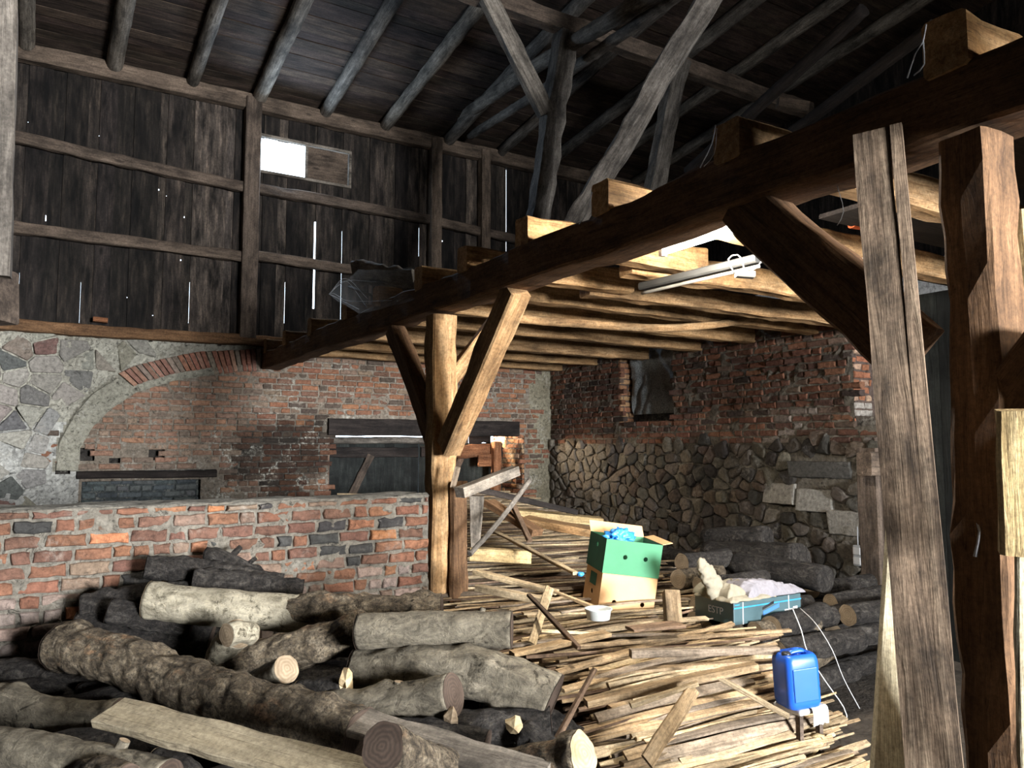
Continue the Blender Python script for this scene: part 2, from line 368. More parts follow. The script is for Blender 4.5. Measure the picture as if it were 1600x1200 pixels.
def stones(mb, org, U, N, u0, u1, z0, z1, keep, colf, cell=.2, depth=.03, gap=.012, mi=0, squash=.75, inset=.7, rnd=.18):
    cw, ch = cell, cell*squash; nu, nz = int((u1-u0)/cw)+3, int((z1-z0)/ch)+3; S = {}
    for i in range(-1, nu):
        for j in range(-1, nz): S[i, j] = (u0+(i+.5+R.uniform(-.42, .42))*cw, z0+(j+.5+R.uniform(-.4, .4))*ch, R.uniform(.0, 1))
    for (i, j), (cx, cz, rr) in S.items():
        if not (u0-.02 < cx < u1+.02 and z0-.02 < cz < z1+.02) or not keep(cx, cz): continue
        poly = [(cx-cw*1.3, cz-ch*1.3), (cx+cw*1.3, cz-ch*1.3), (cx+cw*1.3, cz+ch*1.3), (cx-cw*1.3, cz+ch*1.3)]
        for di in (-2, -1, 0, 1, 2):
            for dj in (-2, -1, 0, 1, 2):
                q = S.get((i+di, j+dj))
                if q is None or (di == 0 and dj == 0): continue
                nx, nz_ = q[0]-cx, q[1]-cz; l = math.hypot(nx, nz_)
                if l < 1e-5: continue
                nx /= l; nz_ /= l; lim = l/2-gap; out = []
                for k in range(len(poly)):
                    a, b = poly[k], poly[(k+1) % len(poly)]
                    da = (a[0]-cx)*nx+(a[1]-cz)*nz_-lim; db = (b[0]-cx)*nx+(b[1]-cz)*nz_-lim
                    if da <= 0: out.append(a)
                    if da*db < 0: t = da/(da-db); out.append((a[0]+(b[0]-a[0])*t, a[1]+(b[1]-a[1])*t))
                poly = out
                if len(poly) < 3: break
            if len(poly) < 3: break
        if len(poly) < 3: continue
        # even out the outline
        pl = []
        for k in range(len(poly)):
            a, b = poly[k], poly[(k+1) % len(poly)]
            pl.append(((a[0]*(1-rnd)+b[0]*rnd), (a[1]*(1-rnd)+b[1]*rnd))); pl.append(((a[0]*.5+b[0]*.5+jit(rnd*.04)), (a[1]*.5+b[1]*.5+jit(rnd*.04)))); pl.append(((a[0]*rnd+b[0]*(1-rnd)), (a[1]*rnd+b[1]*(1-rnd))))
        n = len(pl); v = []; f = []; dd = depth*R.uniform(.6, 1.35); tx, tz = jit(.25), jit(.25)
        for ins, dep in ((1, -.06), (1.0, dd*.35), (.9, dd*.8), (inset, dd), ):
            for (a, b) in pl:
                uu, zz = cx+(a-cx)*ins, cz+(b-cz)*ins
                e = noise.noise(Vector((uu*14, zz*14, rr*9)))*.012 if dep > 0 else 0
                v.append(org+U*uu+Vector((0, 0, zz))+N*(dep+e+(tx*(uu-cx)+tz*(zz-cz) if dep > 0 else 0)))
        v.append(org+U*cx+Vector((0, 0, cz))+N*(dd*1.04+jit(.006)))
        for r_ in range(3):
            for k in range(n): f.append((r_*n+k, r_*n+(k+1) % n, (r_+1)*n+(k+1) % n, (r_+1)*n+k))
        for k in range(n): f.append((3*n+k, 3*n+(k+1) % n, 4*n))
        if U.cross(Vector((0, 0, 1))).dot(N) < 0: f = [tuple(reversed(q)) for q in f]
        mb.add(v, f, mi, colf(cx, cz))
def mortar_sheet(mb, org, U, N, u0, u1, z0, z1, hole, colf, step=.05, amp=.014, mi=1, deep=.3, off=0, cross=None):
    nu, nz = int((u1-u0)/step)+1, int((z1-z0)/step)+1; V = {}; base = len(mb.v)
    su, sz = (u1-u0)/nu, (z1-z0)/nz
    for j in range(nz+1):
        for i in range(nu+1):
            u, z = u0+i*su, z0+j*sz; am = amp(u, z) if callable(amp) else amp
            d = off+am*noise.fractal(Vector((u*5, z*5, 3)), 1, 2, 4)+am*.8*noise.noise(Vector((u*21, z*21, 1)))
            mb.v.append(org+U*u+Vector((0, 0, z))+N*d)
    flip = U.cross(Vector((0, 0, 1))).dot(N) < 0
    for j in range(nz):
        for i in range(nu):
            u, z = u0+(i+.5)*su, z0+(j+.5)*sz
            if hole(u, z): continue
            a = base+j*(nu+1)+i; q = (a, a+1, a+nu+2, a+nu+1)
            mb.f.append(tuple(reversed(q)) if flip else q); mb.m.append(mi); mb.c.append(colf(u, z))
def pick(cols, k=.16):
    c = R.choice(cols); s = R.uniform(1-k, 1+k); return (c[0]*s, c[1]*s*R.uniform(.95, 1.05), c[2]*s)
BR = [(.24, .092, .055)]*4+[(.30, .12, .065)]*3+[(.18, .085, .06)]*3+[(.36, .15, .075)]+[(.25, .17, .125)]*2+[(.075, .055, .05)]
def inrect(u, z, r): return r[0] < u < r[1] and r[2] < z < r[3]

# ---- back wall (lower, stone with a bricked-up arch)
X_ = Vector((1, 0, 0)); Y_ = Vector((0, 1, 0)); Z_ = Vector((0, 0, 1))
bp = lambda x, y: (lambda q: (q.x, q.z))(on(1, x, y, YB))
intr = [bp(*p) for p in ((122, 735), (124, 702), (144, 668), (172, 640), (213, 613), (275, 594), (330, 586), (378, 581), (415, 580))]
extr = [bp(*p) for p in ((82, 735), (88, 690), (112, 645), (140, 612), (178, 588), (206, 573), (258, 560), (309, 550), (402, 546), (415, 546))]
def interp(poly, u):
    if u <= poly[0][0]: return -9
    for a, b in zip(poly, poly[1:]):
        if a[0] <= u <= b[0]: return a[1]+(b[1]-a[1])*(u-a[0])/max(b[0]-a[0], 1e-5)
    return poly[-1][1]
def in_arch(u, z): return intr[0][0] < u < intr[-1][0] and z < interp(intr, u)
def in_ring(u, z): return extr[0][0] < u < extr[-1][0] and z < interp(extr, u) and not in_arch(u, z) and z > intr[0][1]-.02
DX0, DX1 = bp(515, 700)[0], bp(818, 700)[0]; DZ1 = bp(650, 681)[1]; LZ = bp(650, 656)[1]
holes = [(bp(232, 715)[0], bp(258, 715)[0], bp(240, 718)[1], bp(240, 699)[1]), (bp(124, 715)[0], bp(147, 715)[0], bp(130, 722)[1], bp(130, 701)[1]),
         (bp(86, 730)[0], bp(112, 730)[0], bp(100, 741)[1], bp(100, 722)[1]), (bp(170, 720)[0], bp(188, 720)[0], bp(180, 722)[1], bp(180, 715)[1])]
iron = (bp(120, 740)[0], bp(338, 740)[0], bp(200, 748)[1], bp(200, 737)[1])
niche = (bp(128, 760)[0], bp(314, 760)[0], bp(200, 800)[1], bp(200, 749)[1])
PLX = bp(836, 700)[0]
soot_c = [bp(430, 700), bp(480, 690), bp(395, 720), bp(450, 750)]
def soot(u, z):
    s = 0
    for cu, cz in soot_c: s += math.exp(-(((u-cu)/.42)**2+((z-cz)/.36)**2))
    s *= .5+1.2*max(0, noise.noise(Vector((u*3, z*3, 7)))+.25)
    return max(.18, 1-s)
def hole_b(u, z):
    return inrect(u, z, (DX0, DX1, -1, DZ1)) or any(inrect(u, z, h) for h in holes) or inrect(u, z, niche) or inrect(u, z, iron)
def kb(u, z):
    if hole_b(u, z) or in_ring(u, z): return False
    if inrect(u, z, (DX0-.03, DX1-.1, DZ1-.05, LZ+.05)): return False
    if in_arch(u, z):
        return not (z < bp(200, 690)[1] and noise.noise(Vector((u*2.6, z*3.4, 2))) > .18)
    if u > intr[-1][0]-.02: return u < PLX+.6*noise.noise(Vector((z*2.2, 1, 1)))
    return (extr[0][0]-.06 < u < intr[1][0]+.02) and bp(100, 735)[1] < z < bp(100, 670)[1] and R.random() < .8
def colb(u, z):
    s = soot(u, z)
    c = pick(BR)
    if in_arch(u, z): c = tuple(a*.55+b_*.45 for a, b_ in zip(c, (.33, .25, .18)))
    else: c = tuple(a*.7+b_*.3 for a, b_ in zip(c, (.18, .14, .09)))
    return tuple(a*s for a in c)
def mortb(u, z):
    s = soot(u, z); n = noise.noise(Vector((u*2.5, z*2.5, 4)))
    if u > PLX-.1: c = (.25+.1*n, .225+.1*n, .16+.08*n)
    elif in_ring(u, z): c = (.29, .275, .22)
    elif in_arch(u, z) or u > 2.3: c = (.24+.06*n, .20+.05*n, .155+.04*n)
    elif z < EYE+.25: c = (.47+.2*n, .465+.2*n, .43+.18*n)
    else: c = (.45+.14*n, .43+.14*n, .355+.12*n)
    return tuple(a*s for a in c)
ORGB = Vector((0, YB, 0)); NB = Vector((0, -1, 0))
mb = MB()
bricks(mb, ORGB, X_, NB, -3.0, PLX+.4, 0, SILL, kb, colb, mi=0)
def ks(u, z): return R.random() > .13 and u < extr[-1][0]+.05 and not in_arch(u, z) and not any(in_ring(u+a_, z-b_) for a_, b_ in ((0, 0), (0, .1), (.08, .07), (.1, 0), (0, -.05))) and not any(inrect(u, z, h) for h in holes) and z < SILL-.03 and not (extr[0][0]-.06 < u < intr[1][0] and z < bp(100, 670)[1]) and (z > EYE+.62 or noise.noise(Vector((u*2, z*2, 11))) > -.22 or z > EYE+1.0)
SG = [(.25, .24, .205), (.30, .285, .24), (.17, .165, .15), (.26, .215, .17), (.34, .33, .275), (.29, .26, .21), (.17, .10, .085), (.13, .13, .125)]
def colsb(u, z):
    c = pick(SG)
    if z < EYE+.62 and noise.noise(Vector((u*1.6, z*1.6, 30))) > -.1: c = tuple(.55*a+.45*b_ for a, b_ in zip(c, (.42, .41, .38)))
    return c
stones(mb, ORGB, X_, NB, -3.0, extr[-1][0]+.05, 0, SILL-.02, ks, colsb, cell=.31, depth=.036, gap=.009, mi=2, squash=.58, inset=.93, rnd=.07)
mortar_sheet(mb, ORGB, X_, NB, -3.0, XR+.1, 0, SILL, hole_b, mortb, step=.03, amp=lambda u, z: .016 if (u > 2.3 or in_arch(u, z)) else .045, mi=1)
# radial bricks of the arch
tot = []
ne = 46
def along(poly, t):
    L = [0]
    for a, b in zip(poly, poly[1:]): L.append(L[-1]+math.hypot(b[0]-a[0], b[1]-a[1]))
    d = t*L[-1]
    for i in range(len(poly)-1):
        if d <= L[i+1]+1e-6:
            q = (d-L[i])/(L[i+1]-L[i]); return (poly[i][0]+(poly[i+1][0]-poly[i][0])*q, poly[i][1]+(poly[i+1][1]-poly[i][1])*q)
    return poly[-1]
for i in range(ne):
    t0, t1 = i/ne, (i+1)/ne
    if t0 < .42: continue
    a, b, c, d = along(intr, t0+.002), along(intr, t1-.002), along(extr, t1-.002), along(extr, t0+.002)
    if t0 < .75: a, b = tuple(x*.72+y*.28 for x, y in zip(a, d)), tuple(x*.72+y*.28 for x, y in zip(b, c))
    q = [ORGB+X_*p[0]+Z_*p[1] for p in (a, b, c, d)]; ce = sum(q, Vector())/4; dz = R.uniform(.04, .058)
    v = [p+NB*-.05 for p in q]+[p+NB*(dz-.01)+Vector((jit(.004), 0, jit(.004))) for p in q]+[p+(ce-p)*.1+NB*dz for p in q]
    f = []
    for o_ in (0, 4):
        for k in range(4): f.append((o_+k, o_+(k+1) % 4, o_+4+(k+1) % 4, o_+4+k))
    f.append((8, 9, 10, 11)); mb.add(v, f, 0, pick([(.33, .15, .10), (.28, .15, .11), (.36, .2, .14), (.28, .22, .17)]))
# smooth plaster band along the inner edge of the arch
nb = 60; b0 = len(mb.v)
for i in range(nb+1):
    t = i/nb; a, c = along(intr, t), along(extr, t); wq = .95 if t < .42 else .34
    for q_, dp in ((0, -.05), (0, .032), (.06, .042), (wq*.9, .034), (wq, -.02)):
        x, z = a[0]*(1-q_)+c[0]*q_, a[1]*(1-q_)+c[1]*q_; mb.v.append(ORGB+X_*x+Z_*z+NB*(dp+(.012*noise.noise(Vector((x*9, z*9, 2))) if dp > 0 else 0)))
for i in range(nb):
    for k in range(4): a = b0+i*5+k; mb.f.append((a, a+5, a+6, a+1)); mb.m.append(1); mb.c.append((.33, .315, .25))
# recess behind the holes (shade put into its near-black colour), thick door reveals
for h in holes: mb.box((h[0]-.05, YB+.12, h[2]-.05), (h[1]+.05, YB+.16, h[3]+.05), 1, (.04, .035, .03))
TH = .95
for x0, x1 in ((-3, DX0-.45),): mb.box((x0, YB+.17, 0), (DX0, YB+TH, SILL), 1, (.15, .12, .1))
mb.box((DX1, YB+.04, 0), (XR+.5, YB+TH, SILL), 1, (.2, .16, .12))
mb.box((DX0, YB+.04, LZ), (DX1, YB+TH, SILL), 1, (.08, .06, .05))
for x0, x1, z0, z1 in ((DX0-.02, DX0, 0, DZ1+.1),): mb.box((x0, YB, z0), (x1, YB+TH, z1), 1, (.16, .1, .07))
# bricks on the right reveal of the doorway (faces left)
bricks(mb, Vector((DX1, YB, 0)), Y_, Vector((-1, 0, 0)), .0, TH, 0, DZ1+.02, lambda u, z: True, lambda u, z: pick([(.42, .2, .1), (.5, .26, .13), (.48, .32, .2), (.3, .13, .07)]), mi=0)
# painted infill in the niche under the iron lintel
bricks(mb, Vector((0, YB+.1, 0)), X_, NB, niche[0], niche[1], niche[2], niche[3], lambda u, z: True, lambda u, z: pick([(.105, .125, .125), (.08, .095, .1), (.14, .15, .145)]), mi=3)
mb.box((niche[0]-.02, YB+.105, niche[2]), (niche[1]+.02, YB+.15, niche[3]+.04), 1, (.07, .08, .08))
mb.box((iron[0]-.02, YB+.06, iron[2]-.03), (iron[1]+.02, YB+.16, iron[3]+.03), 1, (.03, .03, .03))
o = mb.obj('wall_back', [M['brick'], M['plaster'], M['stone'], M['paintgrey']]); tag(o, 'stone wall with a bricked up arch and a wide doorway', kind='structure')
o = beam('lintel', (iron[0], YB-.005, (iron[2]+iron[3])/2+.01), (iron[1], YB-.005, (iron[2]+iron[3])/2-.0), .08, .085, M['dark']); tag(o, 'rusty black iron lintel over the bricked up opening', 'lintel')
o = beam('lintel', (DX0-.04, YB+.02, (DZ1+LZ)/2), (DX1-.12, YB+.02, (DZ1+LZ)/2), .2, LZ-DZ1, M['dark']); tag(o, 'long blackened timber lintel over the wide back doorway', 'lintel')

# ---- right wall: brick above, field stone below
WT = EYE+1.42; NX = (on(0, 1052, 600, XR).y, on(0, 968, 600, XR).y); NZ0 = EYE+.30
YE = on(0, 1332, 600, XR).y; ZE = EYE+.2; BSZ = EYE+.03
def top_r(u): return WT-.05+.06*noise.noise(Vector((u*2, 0, 0)))
def hole_r(u, z): return inrect(u, z, (NX[0], NX[1], NZ0, 9)) or (u < YE and z > ZE) or z > top_r(u) or u < 3.9
def kr(u, z): return not hole_r(u, z) and z > BSZ+.06*noise.noise(Vector((u*1.4, 3, 3)))
def grime(u, z):
    n = noise.noise(Vector((u*1.1, z*1.3, 17)))
    return .8+.45*n
white_b = lambda u, z: u < 5.9 and EYE+.02 < z < EYE+.42 and R.random() < .42
def colr(u, z):
    c = pick(BR); g = grime(u, z)
    c = tuple(a*.72+b_*.28 for a, b_ in zip(c, (.21, .15, .11)))
    if white_b(u, z): c = tuple(a*.3+b_*.7 for a, b_ in zip(c, (.42, .38, .33)))
    if u > 8.47: g *= .8
    return tuple(a*g for a in c)
def mortr(u, z):
    n = noise.noise(Vector((u*2, z*2, 8)))
    return (.17+.05*n, .145+.04*n, .11+.03*n) if z > BSZ else (.165+.06*n, .145+.05*n, .115+.04*n)
ORGR = Vector((XR, 0, 0)); NR = Vector((-1, 0, 0))
mr = MB()
bricks(mr, ORGR, Y_, NR, 3.9, YB-.02, BSZ-.1, WT, kr, colr)
QS = [(on(0, 1195, 785, XR), on(0, 1246, 756, XR)), (on(0, 1250, 797, XR), on(0, 1303, 766, XR)), (on(0, 1298, 834, XR), on(0, 1352, 800, XR)), (on(0, 1238, 745, XR), on(0, 1330, 722, XR))]
QR = [(min(a.y, b.y), max(a.y, b.y), a.z, b.z) for a, b in QS]
def ks2(u, z): return not kr(u, z) and z < BSZ+.05 and not any(inrect(u, z, (q[0]-.04, q[1]+.04, q[2]-.03, q[3]+.03)) for q in QR)
SD = [(.095, .082, .066), (.07, .062, .053), (.12, .102, .08), (.055, .049, .043), (.15, .128, .10), (.11, .08, .06)]
def cols2(u, z):
    c = pick(SD, .25)
    if u > 8.8 and z < EYE: c = tuple(a*.5+b_*.5 for a, b_ in zip(c, (.25, .215, .17)))
    return c
stones(mr, ORGR, Y_, NR, 3.9, YB-.02, 0, BSZ+.04, ks2, cols2, cell=.2, depth=.045, gap=.008, mi=2, squash=.72, inset=.62)
for k, q in enumerate(QR):
    c = (.36, .34, .30) if k < 3 else (.10, .095, .085)
    brick_face(mr, ORGR, Y_, NR, q[0], q[1], q[2], q[3], .05, c, 2)
mortar_sheet(mr, ORGR, Y_, NR, 3.9, YB+.02, 0, WT, hole_r, mortr, amp=.018)
mr.box((XR+.03, 3.9, 0), (XR+.5, YB+.2, NZ0-.02), 1, (.12, .1, .08))
mr.box((XR+.03, NX[1], 0), (XR+.5, YB+.2, WT-.04), 1, (.14, .1, .08))
mr.box((XR+.03, YE, NZ0-.1), (XR+.5, NX[0], WT-.04), 1, (.14, .1, .08))
bricks(mr, Vector((XR, NX[1], 0)), X_, NB, .0, .42, NZ0, WT, lambda u, z: True, lambda u, z: pick([(.36, .17, .09), (.42, .25, .13), (.3, .15, .08)]))
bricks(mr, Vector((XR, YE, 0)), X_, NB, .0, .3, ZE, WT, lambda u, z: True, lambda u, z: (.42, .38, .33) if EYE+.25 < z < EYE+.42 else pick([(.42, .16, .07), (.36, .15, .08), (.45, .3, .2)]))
mr.box((XR+.24, NX[0]-.1, NZ0-.1), (XR+.27, NX[1]+.1, WT), 1, (.05, .05, .05))
o = mr.obj('wall_right', [M['brick'], M['mortar'], M['stone']]); tag(o, 'right wall of brick over dark field stones with a slot window', kind='structure')
# plastic netting in the slot window
v = []; f = []; nu_, nz_ = 26, 30
for j in range(nz_+1):
    for i in range(nu_+1):
        yy = NX[0]+.02+(NX[1]-NX[0]-.1)*i/nu_; zz = EYE+.42+(WT-EYE-.44)*j/nz_
        v.append((XR+.16+.05*noise.fractal(Vector((yy*4, zz*2.5, 1)), 1, 2, 3)+.035*noise.ridged_multi_fractal(Vector((yy*5+zz*2, zz*3, 4)), 1, 2, 4, .9, 1.5)-.03, yy, zz))
for j in range(nz_):
    for i in range(nu_): a = j*(nu_+1)+i; f.append((a, a+1, a+nu_+2, a+nu_+1))
M['net'] = plain('dusty_netting', (.26, .28, .28), .45, 1.0, 220, .7, .6)
o = link('window_netting', mesh('net', v, f), M['net'], smooth=True); tag(o, 'crumpled dusty grey netting stuffed in the slot window of the right wall', 'netting')

# ---- half-height brick wall in front
YH = 5.0; HZ = EYE-.345
HB = [(.21, .10, .062)]*5+[(.27, .13, .072)]*3+[(.16, .085, .06)]*4+[(.21, .145, .105)]*3+[(.055, .052, .05)]*2+[(.40, .17, .08)]
mh = MB(); JB = .0062
def colh(u, z):
    c = pick(HB)
    lime = max(0, min(1, 1.2-(z-(EYE-1.1))/.35)) if z < EYE-.85 else 0
    if R.random() < lime*.7: c = tuple(a*.45+b_*.55 for a, b_ in zip(c, (.33, .30, .27)))
    return c
bricks(mh, Vector((0, YH, 0)), X_, NB, -3, 2.34, 0, HZ-.015, lambda u, z: True, colh, bl=.2, bh=.0805, depth=.022, mi=0, gp=.0075, hd=.6)
mortar_sheet(mh, Vector((0, YH, 0)), X_, NB, -3, 2.335, 0, HZ-.01, lambda u, z: False, lambda u, z: (.22, .198, .16), amp=.02, off=.006, step=.03)
# bumpy mortar top
nx, ny = 120, 6
b0 = len(mh.v)
for j in range(ny+1):
    for i in range(nx+1):
        x, y = -3+5.34*i/nx, YH-.015+.3*j/ny
        mh.v.append(Vector((x, y, HZ+.014*noise.fractal(Vector((x*4, y*6, 0)), 1, 2, 3)-(.02 if j in (0, ny) else 0))))
for j in range(ny):
    for i in range(nx): a = b0+j*(nx+1)+i; mh.f.append((a, a+1, a+nx+2, a+nx+1)); mh.m.append(1); mh.c.append((.24, .225, .19))
mh.box((-3, YH+.03, 0), (2.33, YH+.28, HZ-.02), 1, (.2, .15, .12))
o = mh.obj('wall_partition', [M['brickhalf'], M['mortar']]); tag(o, 'half height red brick partition wall behind the logs', kind='structure')

# ================================================================== SHELL
xbox('floor', (-3.6, -9.6, -.2), (10.2, 12.5, 0), M['ground'])['kind'] = 'structure'
EAVE = EYE+4.62; SL = .13
def roofz(y): return EAVE+SL*(YB-y)
mbr = MB(); y = YB+.4
while y > -9.4:
    wd = R.uniform(.13, .17); t = R.uniform(.7, 1.3); dz = jit(.006)
    a, b = y-wd+.004, y; z0, z1 = roofz(a)+dz, roofz(b)+dz
    vv = [(-3.4, a, z0), (10, a, z0), (10, b, z1), (-3.4, b, z1)]
    vv += [(p[0], p[1], p[2]+.025) for p in vv]
    mbr.add(vv, [(3, 2, 1, 0), (4, 5, 6, 7), (0, 1, 5, 4), (1, 2, 6, 5), (2, 3, 7, 6), (3, 0, 4, 7)], 0, (t, t*R.uniform(.92, 1.04), t*R.uniform(.88, 1.02)))
    y -= wd
vv = [(-3.6, -9.6, roofz(-9.6)+.05), (10.2, -9.6, roofz(-9.6)+.05), (10.2, YB+.6, roofz(YB+.6)+.05), (-3.6, YB+.6, roofz(YB+.6)+.05)]
vv += [(p[0], p[1], p[2]+.05) for p in vv]
mbr.add(vv, [(3, 2, 1, 0), (4, 5, 6, 7), (0, 1, 5, 4), (1, 2, 6, 5), (2, 3, 7, 6), (3, 0, 4, 7)], 0, (.5, .5, .5))
mbr.obj('ceiling', M['roof'])['kind'] = 'structure'
# plank wall above the masonry
mp = MB(); PY = YB+.02
seams_open = {}
def bz(x, y): q = on(1, x, y, YB); return q.x, q.z
strips = [(bz(495, 345)[0], bz(495, 482)[1], bz(495, 345)[1], .022), (bz(793, 300)[0], bz(793, 392)[1], bz(793, 255)[1], .003), (bz(450, 300)[0], bz(450, 505)[1], bz(450, 440)[1], .0018),
          (bz(537, 300)[0], bz(537, 500)[1], bz(537, 360)[1], .0015), (bz(657, 300)[0], bz(657, 400)[1], bz(657, 355)[1], .0015), (bz(133, 300)[0], bz(133, 505)[1], bz(133, 440)[1], .0012), (bz(74, 300)[0], bz(74, 345)[1], bz(74, 335)[1], .007),
          (bz(37, 300)[0], bz(37, 480)[1], bz(37, 425)[1], .001), (bz(302, 300)[0], bz(302, 505)[1], bz(302, 440)[1], .001), (bz(353, 300)[0], bz(353, 505)[1], bz(353, 460)[1], .001), (bz(247, 300)[0], bz(247, 500)[1], bz(247, 430)[1], .001), (bz(776, 300)[0], bz(776, 385)[1], bz(776, 360)[1], .0015)]
dots = [(52, 62), (200, 128), (155, 210), (251, 295), (265, 306), (292, 338), (277, 405), (473, 391), (234, 492), (345, 433), (128, 80), (255, 110), (308, 123), (372, 138), (47, 190), (700, 356), (692, 376), (600, 410), (192, 463)]
dd_ = [bz(*p)+((.012 if k in (3, 5, 6, 16) else .0065),) for k, p in enumerate(dots)]
WX0, WX1, WZ0, WZ1 = bz(402, 250)[0], bz(545, 250)[0], EYE+3.62, EYE+4.08
x = -3.2; i = 0; edges = [-3.2]
while x < 9.7: x += R.uniform(.16, .21); edges.append(x)
for s in strips:     # move the nearest seam onto each strip
    k = min(range(len(edges)), key=lambda q: abs(edges[q]-s[0])); edges[k] = s[0]
edges.sort()
for k in range(len(edges)-1):
    a, b = edges[k], edges[k+1]; t = R.choice((.45, .65, .9, 1.15, 2.1)); col = (t, t*R.uniform(.97, 1.01), t*R.uniform(.92, 1.0)); yo = .022*(k % 2)
    cuts = {EYE+1.25: 0, EYE+4.66: 0}; ev = []
    for s in strips:
        if abs(s[0]-b) < 1e-6: ev.append((s[1], s[2], s[3], 'R'))
        if abs(s[0]-a) < 1e-6: ev.append((s[1], s[2], 0.001, 'L'))
    for d in dd_:
        if a <= d[0] < b: ev.append((d[1]-d[2], d[1]+d[2], d[2]*1.6, 'R' if d[0] > (a+b)/2 else 'L'))
    zs = sorted({EYE+1.25, EYE+4.66, WZ0, WZ1, *[e[0] for e in ev], *[e[1] for e in ev]})
    zs = [z for z in zs if EYE+1.25 <= z <= EYE+4.66]
    for z0, z1 in zip(zs, zs[1:]):
        zm = (z0+z1)/2; aa, bb = a-.004, b+.004
        for e in ev:
            if e[0] <= zm <= e[1]:
                if e[3] == 'R': bb = b-e[2]+(0 if abs(b-e[2]) else 0)
                else: aa = a+e[2]
        segs = [(aa, bb)]
        if WZ0 < zm < WZ1:
            segs = []
            if aa < WX0: segs.append((aa, min(bb, WX0)))
            if bb > WX1: segs.append((max(aa, WX1), bb))
        for p, q in segs: mp.box((p, PY+yo, z0), (q, PY+yo+.024, z1), 0, col)
# where a dot sits mid-seam the neighbour board is trimmed too
o = mp.obj('wall_back_planks', M['plank_wall']); tag(o, 'upper back wall of dark vertical boards', kind='structure')
# plain side and rear walls
def plankwall(name, a, b, z0, z1, inward, col=.8, hole=None):
    m = MB(); a = Vector(a); b = Vector(b); L = (b-a).length; d = (b-a)/L; u = 0; n = Vector(inward)
    while u < L:
        wd = R.uniform(.16, .22); e = min(u+wd, L); t = R.uniform(.6, 1.3)*col
        segs = [(z0, z1)]
        if hole and hole[0] < u+wd/2 < hole[1]: segs = [(z0, hole[2])] if hole[2] > z0 else []; segs.append((hole[3], z1))
        for s0, s1 in segs:
            p, q = a+d*u, a+d*(e+.004); o_ = n*R.uniform(0, .01)
            v = [p+o_, q+o_, q+o_-n*.04, p+o_-n*.04]; v = [Vector((k.x, k.y, s0)) for k in v]+[Vector((k.x, k.y, s1)) for k in v]
            m.add(v, [(3, 2, 1, 0), (4, 5, 6, 7), (0, 1, 5, 4), (1, 2, 6, 5), (2, 3, 7, 6), (3, 0, 4, 7)], 0, (t, t, t))
        u = e
    o_ = m.obj(name, M['plank_wall']); o_['kind'] = 'structure'; return o_
plankwall('wall_left', (-3.1, -9.2, 0), (-3.1, 10.6, 0), 0, 9, (1, 0, 0))
plankwall('wall_right_outer', (9.6, -9.2, 0), (9.6, 11.2, 0), 0, 9, (-1, 0, 0), .6)
plankwall('wall_front', (-3.2, -9.1, 0), (9.8, -9.1, 0), 0, 9, (0, 1, 0), .8)
xbox('wall_right_plaster', (9.3, 2.0, EYE+1.2), (9.5, 8.5, EYE+2.3), masonry('whitewash', (.6, .6, .55)))['kind'] = 'structure'
# outside shield so daylight only comes by the holes; the doorway recess is closed by doors
mo = MB()
mo.box((-3.6, YB+TH, EYE+.5), (9.9, YB+TH+.05, SILL), 0, (.5, .5, .5)); mo.box((-3.6, PY+.05, SILL-.06), (9.9, YB+TH+.05, SILL), 0, (.5, .5, .5))
mo.box((-3.2, YB+TH-.06, 0), (DX0+.02, YB+TH, SILL), 0, (.5, .5, .5)); mo.box((DX1, YB+TH-.06, 0), (9.9, YB+TH, SILL), 0, (.5, .5, .5)); mo.box((XR+.4, YB+.0, 0), (9.9, YB+.1, SILL), 0, (.5, .5, .5))
mo.obj('outer_light_shield', M['plank_wall'])['kind'] = 'structure'

# doors in the back doorway
DY = YB+TH-.3
gx0 = DX0+.05; dtop = DZ1-.10
def door(name, x0, x1, z1, label, brace=True):
    m = MB(); x = x0
    while x < x1: w_ = min(R.uniform(.12, .17), x1-x); t = R.uniform(.6, 1.4); m.box((x-x0, 0, 0), (x-x0+w_-.001, .035, z1), 0, (t, t, t)); x += w_
    o_ = m.obj(name, M['doorwood'], None, Matrix.Translation((x0, DY, 0))); o_['kind'] = 'structure'; o_['label'] = label
    if brace:
        for zz in (.35, z1-.14): beam('ledge', (x0+.02, DY-.025, zz), (x1-.02, DY-.025, zz), .04, .15, M['dark'], parent=o_)
        beam('brace', (x0+.2, DY-.03, .4), (x0+(x1-x0)*.5, DY-.03, z1-.18), .035, .11, M['rail'], parent=o_)
    return o_
door('door_1', gx0, gx0+1.55, dtop, 'dark green board door leaf in the back doorway')
door('door_2', gx0+1.56, DX1-.0, dtop, 'right dark board door leaf in the back doorway')
o = pole('door_rail_pole', [(DX0, DY-.04, dtop+.03), (DX0+1.3, DY-.04, dtop+.04), (DX1-.9, DY-.04, dtop+.02)], .05, M['greyround']); tag(o, 'thin pale pole lying along the top of the dark doors', 'pole')
for k, (xa, xb, ya, yb, mt, lb) in enumerate(((700, 731, 679, 694, 'greywood', 'short grey board closing the gap above the dark doors, left of two'), (732, 766, 678, 694, 'dark', 'short dark board closing the gap above the dark doors, right of two'))):
    a = on(1, xa, yb, DY-.05); b = on(1, xb, ya, DY-.05)
    o = beam('fascia_board', (a.x, DY-.06, (a.z+b.z)/2), (b.x, DY-.06, (a.z+b.z)/2), .02, abs(b.z-a.z), M[mt]); tag(o, lb, 'board')
a = on(1, 700, 705, YB+.35); b = on(1, 781, 705, YB+.35)
o = beam('cross_board', a, b, .03, .2, M['redwood']); tag(o, 'reddish brown horizontal board across the right of the back doorway', 'board')
a = on(1, 747, 720, YB+.3); b = on(1, 783, 720, YB+.3)
